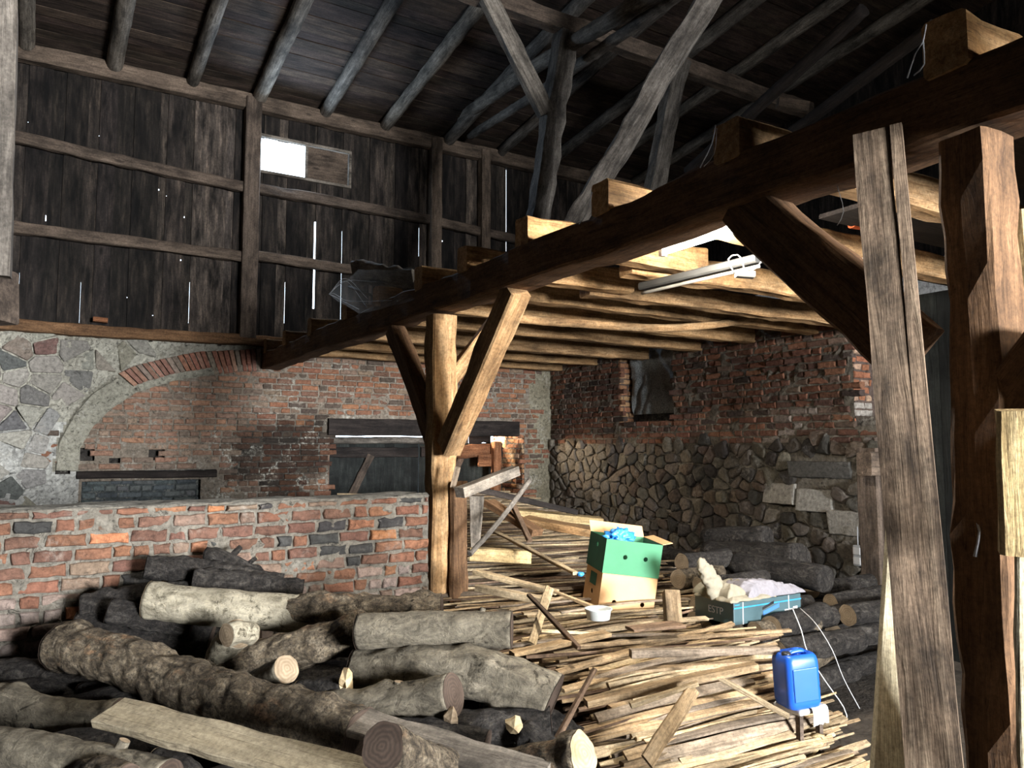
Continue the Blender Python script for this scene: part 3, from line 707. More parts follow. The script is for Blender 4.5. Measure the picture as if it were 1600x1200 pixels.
o = beam('cross_board', a, b, .03, .2, M['redwood']); tag(o, 'short reddish board beside the sunlit door reveal', 'board')
a = on(1, 775, 690, YB+.25); b = on(1, 775, 820, YB+.25)
o = beam('door_post', b, a, .13, .12, M['redwood'], up=(0, 1, 0)); tag(o, 'orange lit upright post beside the sunlit brick reveal', 'post')

# ---- window in the plank wall
mw = MB(); fr = .035
for a, b in (((WX0-fr, YB-.02, WZ0-fr), (WX1+fr, YB+.03, WZ0)), ((WX0-fr, YB-.02, WZ1), (WX1+fr, YB+.03, WZ1+fr)), ((WX0-fr, YB-.02, WZ0), (WX0, YB+.03, WZ1)), ((WX1, YB-.02, WZ0), (WX1+fr, YB+.03, WZ1))): mw.box(a, b)
o = mw.obj('window_1', M['greywood']); tag(o, 'small high window in the plank wall', kind='structure')
wm = bz(481, 250)[0]
s_ = MB(); s_.box((wm, YB+.005, WZ0), (WX1-.012, YB+.02, WZ1-.012)); s_.obj('shutter_board', M['rail'], o)
s_ = MB()
for a, b in (((wm-.03, YB-.005, WZ0), (wm, YB+.03, WZ1)),): s_.box(a, b)
s_.obj('window_frame', M['greywood'], o)

# plank wall framing
def X_at(px, py=400): return on(1, px, py, YB).x
for k, (px, w_, z0) in enumerate(((387, .2, 0), (675, .17, 0), (752, .15, 0))):
    x = X_at(px); o = beam('wall_post', (x, YB-.09, SILL+.06), (x, YB-.09, EAVE-.1), w_, .16, M['rail'], up=(0, 1, 0))
    tag(o, ('thick wall post left of the small window', 'wall post above the third visible bay, right of the window', 'dim wall post at the right end of the plank wall')[k], 'post', 'posts of the plank wall')
xs = [-3.0, X_at(387)-.1, X_at(675)-.08, X_at(752)-.07, 6.6]; xb = [-3.0, X_at(387)+.1, X_at(675)+.08, X_at(752)+.07]
names = ('left of the thick post', 'under the small window', 'between the two dim posts', 'right of the dim post')
for h_, z in (('lower', EYE+2.44), ('middle', EYE+3.42)):
    for k in range(4):
        a = xb[k]; b = xs[k+1]
        if k == 0 and h_ == 'middle': z0, z1 = EYE+3.62, EYE+3.32
        elif h_ == 'middle': z0, z1 = EYE+3.40-.05*k, EYE+3.36-.05*k
        else: z0, z1 = z, z-.02
        o = beam('wall_rail', (a, YB-.06, z0), (b, YB-.06, z1), .1, .13, M['rail'], rough=.01); tag(o, f'{h_} plank wall rail {names[k]}', 'rail', 'rails of the plank wall')
o = beam('sill_beam', (-3.1, YB-.03, SILL+.03), (XR, YB-.03, SILL+.03), .24, .13, M['oldbeam'], rough=.012); tag(o, 'long brown sill beam lying on top of the stone wall', 'beam')
o = beam('eave_plate', (-3.1, YB-.06, EAVE-.14), (9.5, YB-.06, EAVE-.14), .14, .2, M['rail']); tag(o, 'dark wall plate under the rafters along the back wall', 'beam')
o = beam('brick_fragment', on(1, 145, 500, YB-.08), on(1, 168, 502, YB-.08), .1, .05, M['brick'] if False else M['redwood']); tag(o, 'small brick fragment lying on the sill beam at left', 'brick')

# rafters
rx = [-2.3, -1.35, -.38, .55, 1.42, 2.22, 3.1, 4.0, 4.98, 5.9, 6.8, 7.7, 8.6]
rl = {-2.3: 'rafter over the upper left corner, outermost', -1.35: 'rafter over the upper left corner, second from the edge', -.38: 'rafter just right of the grey post at the left edge', 6.8: 'rafter above the far end of the purlin', 7.7: 'rafter in the dark above the main beam, nearer one', 8.6: 'rafter in the dark above the main beam, outermost one', .55: 'dark rafter nearest the left edge of the roof', 1.42: 'dim thin round rafter left of the window', 2.22: 'pale round rafter ending above the thick wall post', 3.1: 'pale round rafter ending right above the small window', 4.0: 'round rafter with a split notch near its middle', 4.98: 'dark rafter crossing behind the upper brace', 5.9: 'dim rafter behind the upright post'}
for k, x in enumerate(rx):
    r_ = .085+jit(.008); pts = [(x+jit(.02), yy, roofz(yy)-r_*.95) for yy in (YB-.02, 8, 6, 3, 0, -4, -9)]
    o = pole('rafter', pts, r_, M['greyround'], rough=.12, seg=.12, taper=1.25)
    tag(o, rl.get(x, 'dark rafter in the shadowed part of the roof'), 'rafter', 'round pole rafters under the roof boards')

# ---- far left post
o = beam('upright_post', P(-18, 432, 4.0), P(-5, -260, 4.0)+Vector((0, 0, .2)), .2, .2, M['greywood'], up=(0, 1, 0)); tag(o, 'grey upright post cut off by the left picture edge', 'post')
o = beam('beam_block', P(-150, 470, 4.05), P(11, 462, 4.05), .2, .28, M['rail']); tag(o, 'beam end carrying the grey post at the left picture edge', 'beam')
b_ = P(-60, 500, 4.1); o = beam('support_post', (b_.x, b_.y, 0), (b_.x, b_.y, b_.z), .2, .2, M['rail'], up=(0, 1, 0)); tag(o, 'support post under the beam end at the left picture edge', 'post')

# ================================================================== MAIN BEAM, POSTS, BRACES, JOISTS
BX, BZ0, BZ1 = 2.36, EYE+.95, EYE+1.165
bc = BX+.11
o = beam('main_beam', (bc, -4.6, (BZ0+BZ1)/2), (bc, YB+.05, (BZ0+BZ1)/2+.03), .22, BZ1-BZ0, M['oldbeam'], rough=.014); tag(o, 'long dark main beam running from the right foreground to the back wall', 'beam')
o = beam('upright_post', (bc-.01, 5.08, 0), (bc-.01, 5.08, BZ0), .19, .15, M['goldbeam'], up=(0, 1, 0), rough=.014); tag(o, 'central golden brown post at the end of the brick partition', 'post')
o = beam('upright_post', (bc-.01, 1.26, 0), (bc-.01, 1.26, BZ0), .18, .155, M['oldbeam'], up=(0, 1, 0), rough=.02); tag(o, 'thick foreground post at the right edge with a yellow lit side', 'post')
def inX(name, a, b, h, t, mat, label, ext=0, xo=.1):
    p, q = on(0, a[0], a[1], BX), on(0, b[0], b[1], BX); d = (q-p).normalized(); p = p-d*ext; p.x = q.x = BX+xo
    o_ = beam(name, p, q, t, h, mat, up=(-d.z and Vector((0, -d.z, d.y)) or (0, 0, 1)), rough=.01); return tag(o_, label, 'brace', 'knee braces under the main beam')
inX('knee_brace', (600, 512), (663, 690), .155, .13, M['oldbeam'], 'dark knee brace left of the central post')
inX('knee_brace', (786, 448), (682, 700), .17, .14, M['goldbeam'], 'golden knee brace right of the central post')
inX('knee_brace', (1140, 310), (1396, 548), .21, .15, M['oldbeam'], 'wide dark knee brace behind the leaning plank')
p = on(0, 1530, 672, BX); q = on(0, 1640, 530, BX); p.x = q.x = BX+.1
o = beam('knee_brace', p, q, .15, .17, M['oldbeam'], up=(0, .6, .6)); tag(o, 'dark brace rising right from the foreground post', 'brace', 'knee braces under the main beam')
o = beam('knee_brace', (bc+.05, 5.16, EYE+.42), (bc+.62, 5.16, BZ0+.15), .1, .11, M['goldbeam']); tag(o, 'short brace behind the central post reaching up to the joists', 'brace')
# lit stub below that brace, right edge
o = beam('beam_stub', P(1625, 865, 1.95), P(1616, 640, 1.95), .17, .12, M['paletimber'], up=ray(1618, 750)); tag(o, 'pale lit timber stub right of the foreground post', 'timber')
o = beam('board_edge', P(1606, 1300, 1.97), P(1597, 868, 1.97), .03, .02, M['sawn'], up=_f); tag(o, 'thin pale batten standing under the timber stub at the right edge', 'batten')
o = beam('beam_stub', P(1612, 480, 2.5), P(1600, 330, 2.5), .1, .1, M['paletimber'], up=_f); tag(o, 'pale lit timber seen behind the foreground post at the right edge', 'timber')
# joists
JH = .175
J = [(-.6, 7.0), (.35, 7.0), (1.205, 7.0), (2.105, 7.0), (2.96, 7.0), (3.71, 3.8), (4.47, 3.8), (5.18, 7.0), (6.03, 7.0), (6.85, 7.0), (7.95, 7.0), (8.95, 7.0), (9.85, 7.0)]
jl = {1.205: 'joist whose pale end tops the foreground post', 2.105: 'joist second nearest in the row, its stub beside the leaning plank top', 2.96: 'third joist from the right, its end beside the diagonal strut foot', 3.71: 'joist with a cut end near the lit tube', 4.47: 'joist with a cut end beside the unlit fixture',
      5.18: 'joist just beyond the central post', 6.03: 'joist under the cobwebbed boards', 6.85: 'joist left of the cobwebbed boards', 7.95: 'third joist from the back wall', 8.95: 'second joist from the back wall', 9.85: 'joist nearest the back wall', .35: 'joist right of the frame over the camera side', -.6: 'joist over the camera side'}
for y, x1 in J:
    o = beam('joist', (BX-.01+jit(.008), y+.07, BZ1+JH/2-.005), (x1, y+.07, BZ1+JH/2-.005+jit(.01)), .14, JH+jit(.01), M['goldbeam'], rough=.009); tag(o, jl[y], 'joist', 'loft joists lying across the main beam')
for y, x0, s in ((3.95, 3.3, 'trimmed joist continuing right above the unlit fixture'), (4.68, 3.5, 'trimmed joist continuing right behind the unlit fixture')):
    o = beam('joist', (x0, y+.02, BZ1+JH/2-.03), (7.0, y-.1, BZ1+JH/2-.04), .14, .17, M['goldbeam'], rough=.012); tag(o, s, 'joist', 'loft joists lying across the main beam')
o = pole('round_joist', [on(1, 800, 497, 4.95), on(1, 900, 505, 4.95), on(1, 1060, 512, 5.05), on(1, 1230, 492, 5.3)], .035, M['goldbeam']); tag(o, 'thin bowed pole under the joists above the slot window', 'pole')
o = beam('wall_plate', (XR+.12, 4.9, WT+.0), (XR+.12, YB, WT+.0), .16, .08, M['goldbeam'], rough=.012); tag(o, 'rough wall plate on the broken top of the right wall', 'beam')
# loft boards and clutter seen between the joists
def loft(x0, x1, y0, y1, mt, lb, dz=.0, nm='loft_board', cat='board'):
    o_ = xbox(nm, (x0, y0, BZ1+JH+.004+dz), (x1, y1, BZ1+JH+.03+dz), M[mt]); tag(o_, lb, cat); return o_
loft(3.0, 6.6, 1.5, 2.0, 'dark', 'wide dark loft board over the near joists')
loft(2.75, 4.6, 2.3, 2.52, 'tarp', 'blue green tarpaulin folded over the near joists', nm='tarpaulin', cat='tarpaulin')
loft(3.9, 6.6, 2.55, 2.9, 'dark', 'dark loft board beside the tarpaulin')
loft(4.2, 6.8, 3.2, 3.6, 'dark', 'dark loft board above the trimmed joists')
loft(4.6, 6.9, 4.1, 4.6, 'oldbeam', 'brown loft board near the top of the right wall')
loft(2.9, 6.9, 5.4, 6.0, 'oldbeam', 'brown loft board behind the central post')
loft(2.7, 6.9, 6.25, 6.8, 'greywood', 'grey loft board over the middle joists')
loft(2.7, 6.9, 7.1, 7.9, 'greywood', 'wide grey loft board above the doorway')
loft(2.7, 6.9, 8.15, 8.9, 'rail', 'brown loft board near the back wall')
loft(2.6, 6.9, 9.15, 9.8, 'rail', 'last brown loft board along the back wall')
o = beam('orange_batten', on(1, 1330, 352, 2.9), on(1, 1470, 372, 2.9), .05, .05, M['orange']); tag(o, 'orange red batten lying on the near joists', 'batten')
for k, (a, b, z) in enumerate((((552, 425), (648, 440), 0), ((575, 437), (646, 452), 0), ((545, 448), (600, 468), 0))):
    o = beam('loose_board', on(0, a[0], a[1], BX+.15), on(0, b[0], b[1], BX+.2), .02+.2*(k == 0), .03, M['greywood'], up=(1, 0, .3)); tag(o, ('grey board projecting over the main beam under cobweb', 'narrow pale lath below the projecting grey board', 'dark lath end left of the cobweb')[k], 'board')

loft(4.0, 9.5, -8.9, 1.1, 'oldbeam', 'unseen loft floor boards over the camera side, added to shade the roof')  # out of view, added to keep daylight off the upper right roof
# ---- roof structure
o = beam('purlin', (2.6, 6.5, EYE+4.52), (8.6, 6.5, EYE+4.46), .16, .18, M['rail'], rough=.012); tag(o, 'dark purlin carried by the leaning upper posts', 'purlin')
p = on(1, 838, 345, 6.5); q = on(1, 884, 55, 6.5); d = (p-q).normalized()
o = beam('upper_post', q+d*((q.z-BZ1-JH)/-d.z), q, .22, .18, M['greyround'], up=(0, 1, 0), rough=.02, wane=.2); tag(o, 'leaning weathered upper post below the purlin brace', 'post')
p = on(1, 1022, 290, 6.5); q = on(1, 1062, 95, 6.5); d = (p-q).normalized()
o = beam('upper_post', q+d*((q.z-BZ1-JH)/-d.z), q, .2, .16, M['greyround'], up=(0, 1, 0), rough=.02); tag(o, 'upper post right of the big diagonal strut', 'post')
o = beam('purlin_brace', on(1, 853, 178, 6.45), on(1, 758, -12, 6.45), .1, .2, M['greyround'], up=(1, 0, .5)); tag(o, 'brace from the leaning upper post up left to the purlin', 'brace')
p = P(895, 352, 7.0); q = P(1120, -20, 6.0); d = (q-p).normalized(); p = p-d*((p.z-BZ1-JH)/d.z); q = q+d*((roofz(q.y)-.1-q.z)/d.z)
o = beam('diagonal_strut', p, q, .19, .17, M['greyround'], up=-_f, rough=.02, wane=.15); tag(o, 'big diagonal weathered strut rising right to the roof', 'strut')
A, B = P(704, 196, 11.6), P(1015, -5, 6.9)
o = pole('round_brace_pole', [A, (A+B)/2+Vector((0, 0, .05)), B, B+(B-A)*.25], .085, M['greyround'], rough=.12); tag(o, 'pale pole crossing the leaning upper post, upper of two', 'pole')
A, B = P(735, 212, 11.4), P(1050, -2, 6.9)
o = pole('round_brace_pole', [A, (A+B)/2+Vector((0, 0, -.04)), B, B+(B-A)*.25], .06, M['greyround'], rough=.12); tag(o, 'thin pole running under the paler one, lower of two', 'pole')
o = beam('roof_bracket', P(1215, 160, 9.2), P(1262, 168, 9.2), .12, .12, M['rail']); tag(o, 'dim bracket block at the right end of the purlin', 'bracket')
for k, (a, b) in enumerate((((1075, 268), (1350, 15)), ((1180, 250), (1460, 40)))):
    o = pole('roof_pole', [P(*a, 8.6), P(*b, 6.5)], .06, M['dark']); tag(o, ('dim roof pole right of the diagonal strut, left of two', 'dim roof pole right of the diagonal strut, right of two')[k], 'pole')

# ---- tube lamps
def lamp(x, y0, y1, z, mat, label, s='tube_lamp'):
    m = MB(); m.box((-.04, 0, 0), (.04, y1-y0, .05)); o_ = m.obj('tube_lamp', M['greyplastic'], None, Matrix.Translation((x, y0, z))); tag(o_, label, 'lamp')
    me, _ = pole_mesh([(0, .04, -.03), (0, (y1-y0)/2, -.03), (0, y1-y0-.04, -.03)], .013, rough=0, ring=10, seg=.2); link('tube', me, mat, o_)
    for yy in (.02, y1-y0-.02): c = MB(); c.box((-.018, yy-.015, -.05), (.018, yy+.015, 0)); c.obj('lamp_holder', M['white'], o_)
    return o_
lamp(3.02, 2.72, 3.32, BZ0+.19, M['tube'], 'lit fluorescent tube lamp between the joists behind the main beam')
lamp(3.5, -.5, .5, BZ0+.2, M['tube2'], 'lit tube lamp under the joists right of the frame')
A = on(2, 1003, 448, .98+0); A.z = EYE+.98+0
A = O+ray(1003, 448)*(1.08/ray(1003, 448).z); B = O+ray(1186, 404)*(1.08/ray(1186, 404).z)
o = beam('unlit_tube_fixture', A, B, .07, .05, M['fixture'], rough=.0); tag(o, 'unlit grey tube fixture hanging crooked under the joists', 'lamp')
o2 = pole('tube', [A+Vector((.0, 0, -.045)), B+Vector((0, 0, -.045))], .011, M['cablegrey'], rough=0); o2.parent = o; o2.matrix_parent_inverse = o.matrix_world.inverted()
def px_tube(name, pts, r_, mat, label, cat, **k):
    o_ = pole(name, pts, r_, M[mat], rough=0, ring=6, seg=.04, **k)
    return tag(o_, label, cat)
px_tube('cable', [P(1148, 428, 4.3), P(1138, 405, 4.3), P(1152, 398, 4.3), P(1160, 408, 4.3), P(1165, 425, 4.3), P(1180, 420, 4.3), P(1190, 408, 4.3)], .004, 'cablegrey', 'white looped cable at the unlit fixture', 'cable')
o = beam('junction_box', P(1150, 428, 4.3), P(1178, 430, 4.3), .06, .035, M['cablegrey'], rough=0); tag(o, 'pale junction box beside the unlit fixture', 'junction box')
px_tube('cable', [on(1, 1275, 402, 2.095), on(1, 1310, 404, 2.095), on(1, 1338, 405, 2.095), on(1, 1380, 400, 2.095)], .004, 'white', 'white cable along the joist behind the leaning plank', 'cable')
o = beam('small_lamp_holder', on(1, 1282, 388, 2.09), on(1, 1282, 372, 2.09), .02, .02, M['white'], up=_f, rough=0); tag(o, 'small white fitting on the second nearest joist', 'fitting')

# ================================================================== LEANING PLANKS
p, q = P(1371, 205, 2.50), P(1460, 1200, 2.15); d = (q-p).normalized(); q2 = q+d*((q.z-0.0)/-d.z); L = (q2-p).length
m = MB(); N_ = 60; wd, th = .145, .032
for side in (0, 1):
    ring = []
    for i in range(N_+1):
        t = i/N_; cr = .006*max(0, 1-t/.42)+.0007; xc = wd*(.24-.06*t)+.004*noise.noise(Vector((t*9, 1, 1))); e0 = .004*noise.noise(Vector((t*7, 4, 1))); e1 = .004*noise.noise(Vector((t*7, 8, 1)))
        y0, y1 = (-wd/2+e0, xc-cr/2) if side == 0 else (xc+cr/2, wd/2+e1)
        zt = .006*(side and max(0, 1-t/.4))
        ring.append([(t*L, y0, -th/2+zt), (t*L, y1, -th/2+zt), (t*L, y1, th/2+zt), (t*L, y0, th/2+zt)])
    vv = [q_ for r_ in ring for q_ in r_]; ff = [(i*4+k, i*4+(k+1) % 4, i*4+4+(k+1) % 4, i*4+4+k) for i in range(N_) for k in range(4)]+[(3, 2, 1, 0), (N_*4, N_*4+1, N_*4+2, N_*4+3)]
    m.add(vv, ff)
m4 = frame(p, d, -ray(1405, 700)-_r*.12)
o = m.obj('leaning_plank', M['leaner'], None, m4); tag(o, 'cracked grey brown plank leaning on the main beam in the right foreground', 'plank')
if (m4.to_3x3() @ Vector((0, 1, 0))).dot(_r) < 0:
    for v_ in o.data.vertices: v_.co.y *= -1
    o.data.flip_normals()
p, q = P(1399, 770, 2.95), P(1396, 1200, 2.5); d = (q-p).normalized(); q2 = q+d*(q.z/-d.z)
m_ = MB()
pts = [P(1393, 780, 2.85), P(1397, 778, 2.85), P(1440, 1260, 2.45), P(1362, 1260, 2.45)]
m_.add(pts+[a+_f*.03 for a in pts], [(0, 3, 2, 1), (4, 5, 6, 7), (0, 1, 5, 4), (1, 2, 6, 5), (2, 3, 7, 6), (3, 0, 4, 7)])
c0 = pts[0].copy(); M4 = frame(c0, (pts[2]+pts[3])/2-c0, -_f); inv = M4.inverted(); m_.v = [inv @ a for a in m_.v]
o = m_.obj('pointed_board', M['sawn'], None, M4); tag(o, 'pale rough sawn pointed board behind the leaning plank', 'board')
# dark boards added to stand for the unlit gap between plank and post
mm = MB(); x = 0
while x < 1.3: t = R.uniform(.35, .7); mm.box((0, x, 0), (.05, x+.16, 2.95), 0, (t, t, t)); x += .163
o = mm.obj('dark_board_fill', M['doorwood'], None, Matrix.Translation((6.2, 2.55, 0))); tag(o, 'tall dark boards added to fill the unlit gap behind the foreground post', 'door')
x0 = on(1, 1353, 700, 4.2); x1 = on(1, 1392, 700, 4.2)
o = beam('upright_post', ((x0.x+x1.x)/2, 4.2, 0), ((x0.x+x1.x)/2, 4.2, on(1, 1370, 700, 4.2).z), x1.x-x0.x, .2, M['rail'], up=(0, 1, 0)); tag(o, 'short brown post at the near end of the right wall', 'post')
a = on(1, 1350, 725, 4.08); b = on(1, 1400, 725, 4.08)
o = beam('timber_block', a, b, .14, .2, M['rail']); tag(o, 'timber block on the short brown post beside the right wall', 'timber')
for k, yy in enumerate((560, 590, 618)):
    o = beam('loose_board', P(1345, yy, 8.2), P(1392, yy+4, 8.0), .1, .09, M['greywood']); tag(o, ('upper', 'middle', 'lower')[k]+' grey board stacked beyond the brick pier of the right wall', 'board')

# ================================================================== LOGS
def log(pix, rpx, mat, label, cuts=('dark', 'dark'), rough=.14, wild=.07, group='firewood logs heaped before the brick partition', stubs=(), taper=1, ring=44, knots=(), name='log', seg=.016):
    """pix: (px, py, depth) of the axis; rpx: radius in pixels at the first point"""
    pts = [P(*p) for p in pix]; r_ = rpx/FPX*pix[0][2]
    m4 = frame(pts[0], pts[-1]-pts[0]); inv = m4.inverted(); lp = [inv @ p for p in pts]
    me, ln = pole_mesh(lp, r_, rough=rough, ring=ring, seg=seg, wild=wild, taper=taper, knots=knots)
    o_ = link(name, me, M[mat], None, m4); tag(o_, label, 'log', group)
    nv = ring; n = len(ln)
    for e, c in ((0, cuts[0]), (n-1, cuts[1])):
        if c is None: continue
        idx = range(e*nv, e*nv+nv); cen = ln[e]; dr = (ln[1]-ln[0] if e == 0 else ln[-1]-ln[-2]).normalized()*(-.003 if e == 0 else .003)
        vv = [me.vertices[i].co.copy()+dr for i in idx]; cc = sum(vv, Vector())/nv
        f = [((k+1) % nv, k, nv) if e == 0 else (k, (k+1) % nv, nv) for k in range(nv)]
        Mx = Matrix.Translation(cc); ob = link('cut_end', mesh('cut', [a-cc for a in vv]+[Vector((0, 0, 0))+dr], f), M[{'dark': 'cut_dark', 'pale': 'cut', 'bright': 'cut_bright'}[c]], o_)
        ob.matrix_basis = Mx
    for (t, ang, L, rr) in stubs:
        i = int(t*(n-1)); c = ln[i]; tg = (ln[min(i+1, n-1)]-ln[max(0, i-1)]).normalized(); y = Vector((0, 0, 1)).cross(tg).normalized(); z = tg.cross(y)
        dr = (y*math.cos(ang)+z*math.sin(ang)+tg*.35).normalized()
        me2, l2 = pole_mesh([c+dr*r_*.5, c+dr*(r_+L*.5), c+dr*(r_+L)], rr, ring=12, seg=.02, rough=.1, taper=.8)
        st = link('branch_stub', me2, M[mat], o_)
        vv = [me2.vertices[k].co.copy()+dr*.002 for k in range(len(me2.vertices)-12, len(me2.vertices))]; cc = sum(vv, Vector())/12
        ct = link('cut_end', mesh('cut', vv+[cc], [(k, (k+1) % 12, 12) for k in range(12)]), M['cut'], st)
    return o_
K = lambda n, h=.16, w_=.05: tuple((R.random(), R.uniform(0, 6.28), h*R.uniform(.5, 1.3), w_*R.uniform(.6, 1.3)) for _ in range(n))
# back row
log([(228, 884, 4.3), (330, 893, 4.42), (440, 915, 4.5)], 18, 'bark_dark', 'blackened log lying highest against the brick partition', wild=.2, knots=K(5))
log([(300, 908, 4.3), (400, 915, 4.42), (470, 925, 4.5)], 20, 'bark_dark', 'blackened log just below the highest one', wild=.2, knots=K(4))
log([(322, 866, 4.5), (350, 872, 4.5), (405, 898, 4.6)], 11, 'bark_dark', 'thin black forked branch on top of the heap', wild=.2, stubs=((.4, 1.2, .06, .02), (.7, 1.9, .05, .015)))
log([(128, 952, 4.1), (230, 935, 4.22), (330, 925, 4.36)], 22, 'bark_dark', 'dark log touching the partition at the left of the heap', wild=.15, knots=K(4))
log([(118, 985, 4.05), (230, 985, 4.15), (330, 1000, 4.2)], 28, 'bark_dark', 'dark log under the pale stripped one', wild=.15)
log([(170, 955, 4.0), (230, 965, 4.05), (300, 975, 4.1)], 20, 'bark_dark', 'short dark log left of the pale stripped one', wild=.12, cuts=('dark', 'dark'))
log([(250, 1010, 4.3), (330, 1000, 4.3), (400, 1000, 4.3)], 26, 'bark_dark', 'dark log in the hollow behind the big textured log', wild=.1)
# pale stripped log
log([(232, 938, 4.05), (300, 946, 4.06), (370, 951, 4.08), (440, 957, 4.1), (540, 962, 4.1)], 29, 'bark_pale', 'pale stripped log with greenish right end lying across the heap', cuts=('pale', 'dark'), rough=.06, wild=.05, taper=.98, knots=K(3, .12))
log([(440, 962, 4.1), (520, 950, 4.05), (600, 955, 4.05), (690, 952, 4.05)], 24, 'bark_rough', 'knobbly mossy log behind the smooth grey one', wild=.18, knots=K(6, .25))
# smooth log with cut right end and rough left part
log([(335, 1048, 3.8), (420, 1028, 3.78), (520, 1000, 3.75), (620, 988, 3.72), (700, 984, 3.7), (799, 985, 3.68)], 29, 'bark_rough', 'long crooked log with flaking left half and sawn right end', cuts=('dark', 'dark'), rough=.14, wild=.12, taper=.95, knots=((.5, 1.6, .35, .06), (.42, .3, .25, .05), (.12, 1.2, .25, .06))+K(4, .14))
log([(560, 986, 3.58), (640, 984, 3.56), (720, 983, 3.54), (799, 984, 3.52)], 27, 'bark_smooth', 'smooth dark grey log with sawn right end', rough=.05, wild=.03, stubs=((.78, 1.2, .02, .016),), knots=K(5, .12, .03))
# arched log
log([(560, 1048, 3.6), (640, 1045, 3.5), (730, 1052, 3.42), (800, 1068, 3.36), (862, 1098, 3.3)], 31, 'bark_smooth', 'thick arched log left of the lath stack', rough=.1, wild=.1, taper=1.35, knots=K(6, .2), cuts=('dark', 'dark'))
log([(470, 1120, 3.35), (560, 1108, 3.28), (640, 1098, 3.22), (708, 1085, 3.15)], 30, 'bark_smooth', 'short grey log with two round knots under the arched one', rough=.06, wild=.04, knots=((.55, 1.3, .3, .045), (.25, 1.5, .2, .05)), cuts=('pale', 'dark'), stubs=((.62, 1.45, .008, .03),))
# big textured
log([(92, 1012, 3.75), (180, 1030, 3.62), (280, 1065, 3.45), (380, 1100, 3.25), (470, 1125, 3.1), (560, 1158, 2.95)], 36, 'bark_rough', 'longest thick log with deeply flaking bark and a knot hole', rough=.17, wild=.07, taper=.98, knots=((.36, 1.7, -.45, .05), (.34, 1.7, .25, .1), (.05, 1.4, .25, .06), (.8, 1.2, .2, .06), (.9, 1.8, .25, .06))+K(7, .09), ring=52, seg=.014)
log([(340, 1040, 3.85), (352, 1010, 3.75), (372, 990, 3.68)], 22, 'bark_pale', 'short upturned stump with a pale sawn face', cuts=('dark', 'pale'), rough=.05, wild=.05)
log([(392, 990, 3.72), (375, 988, 3.66), (355, 992, 3.6)], 17, 'bark_pale', 'stubby pale block leaning on the upturned stump', cuts=('pale', 'pale'), rough=.1, wild=.1)
log([(385, 1078, 3.5), (415, 1060, 3.42), (447, 1045, 3.32)], 20, 'bark_smooth', 'short log showing an oval sawn face right of the flaking log', cuts=('dark', 'pale'), rough=.06)
log([(468, 1080, 3.45), (505, 1076, 3.4), (540, 1068, 3.35)], 16, 'bark_dark', 'thin dark log under the long crooked one', cuts=('pale', 'bright'), rough=.08)
# left
log([(-30, 1098, 3.5), (30, 1112, 3.4), (100, 1125, 3.35), (185, 1125, 3.3)], 31, 'bark_smooth', 'grey log entering from the left edge beside the pale plank', rough=.08, wild=.08, knots=((.25, 1.2, .35, .07),)+K(3), taper=.9)
log([(-60, 1165, 2.95), (40, 1178, 2.85), (140, 1200, 2.75), (260, 1225, 2.65)], 34, 'bark_smooth', 'grey log in the bottom left corner', rough=.07, wild=.06, knots=K(4, .15), stubs=((.75, 1.3, .03, .025),))
log([(120, 1215, 2.7), (160, 1208, 2.62), (200, 1220, 2.55)], 24, 'bark_rough', 'short knobbly log at the bottom edge below the pale plank', cuts=('pale', 'dark'), wild=.15)
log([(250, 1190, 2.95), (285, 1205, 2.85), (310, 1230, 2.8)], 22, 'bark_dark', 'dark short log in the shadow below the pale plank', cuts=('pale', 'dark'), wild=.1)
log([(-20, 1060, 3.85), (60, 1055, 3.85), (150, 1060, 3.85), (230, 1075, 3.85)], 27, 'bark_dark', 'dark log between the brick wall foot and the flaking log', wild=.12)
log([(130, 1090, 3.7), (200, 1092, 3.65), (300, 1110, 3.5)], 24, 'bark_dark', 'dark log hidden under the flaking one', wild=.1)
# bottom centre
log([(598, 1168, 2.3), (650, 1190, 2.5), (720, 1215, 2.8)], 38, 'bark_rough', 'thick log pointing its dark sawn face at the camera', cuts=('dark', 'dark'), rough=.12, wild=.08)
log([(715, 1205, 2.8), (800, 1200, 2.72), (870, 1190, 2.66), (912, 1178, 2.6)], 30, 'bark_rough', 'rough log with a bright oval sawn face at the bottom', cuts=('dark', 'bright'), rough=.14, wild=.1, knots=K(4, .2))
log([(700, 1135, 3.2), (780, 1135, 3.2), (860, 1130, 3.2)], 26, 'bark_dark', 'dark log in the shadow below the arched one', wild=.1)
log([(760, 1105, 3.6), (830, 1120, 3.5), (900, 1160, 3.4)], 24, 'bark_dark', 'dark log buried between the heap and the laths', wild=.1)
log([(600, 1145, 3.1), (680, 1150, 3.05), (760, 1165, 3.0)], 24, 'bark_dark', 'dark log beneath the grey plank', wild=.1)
log([(820, 1150, 3.1), (860, 1175, 3.0), (900, 1215, 2.9)], 22, 'bark_dark', 'dark log beside the rough bright ended one', wild=.12)
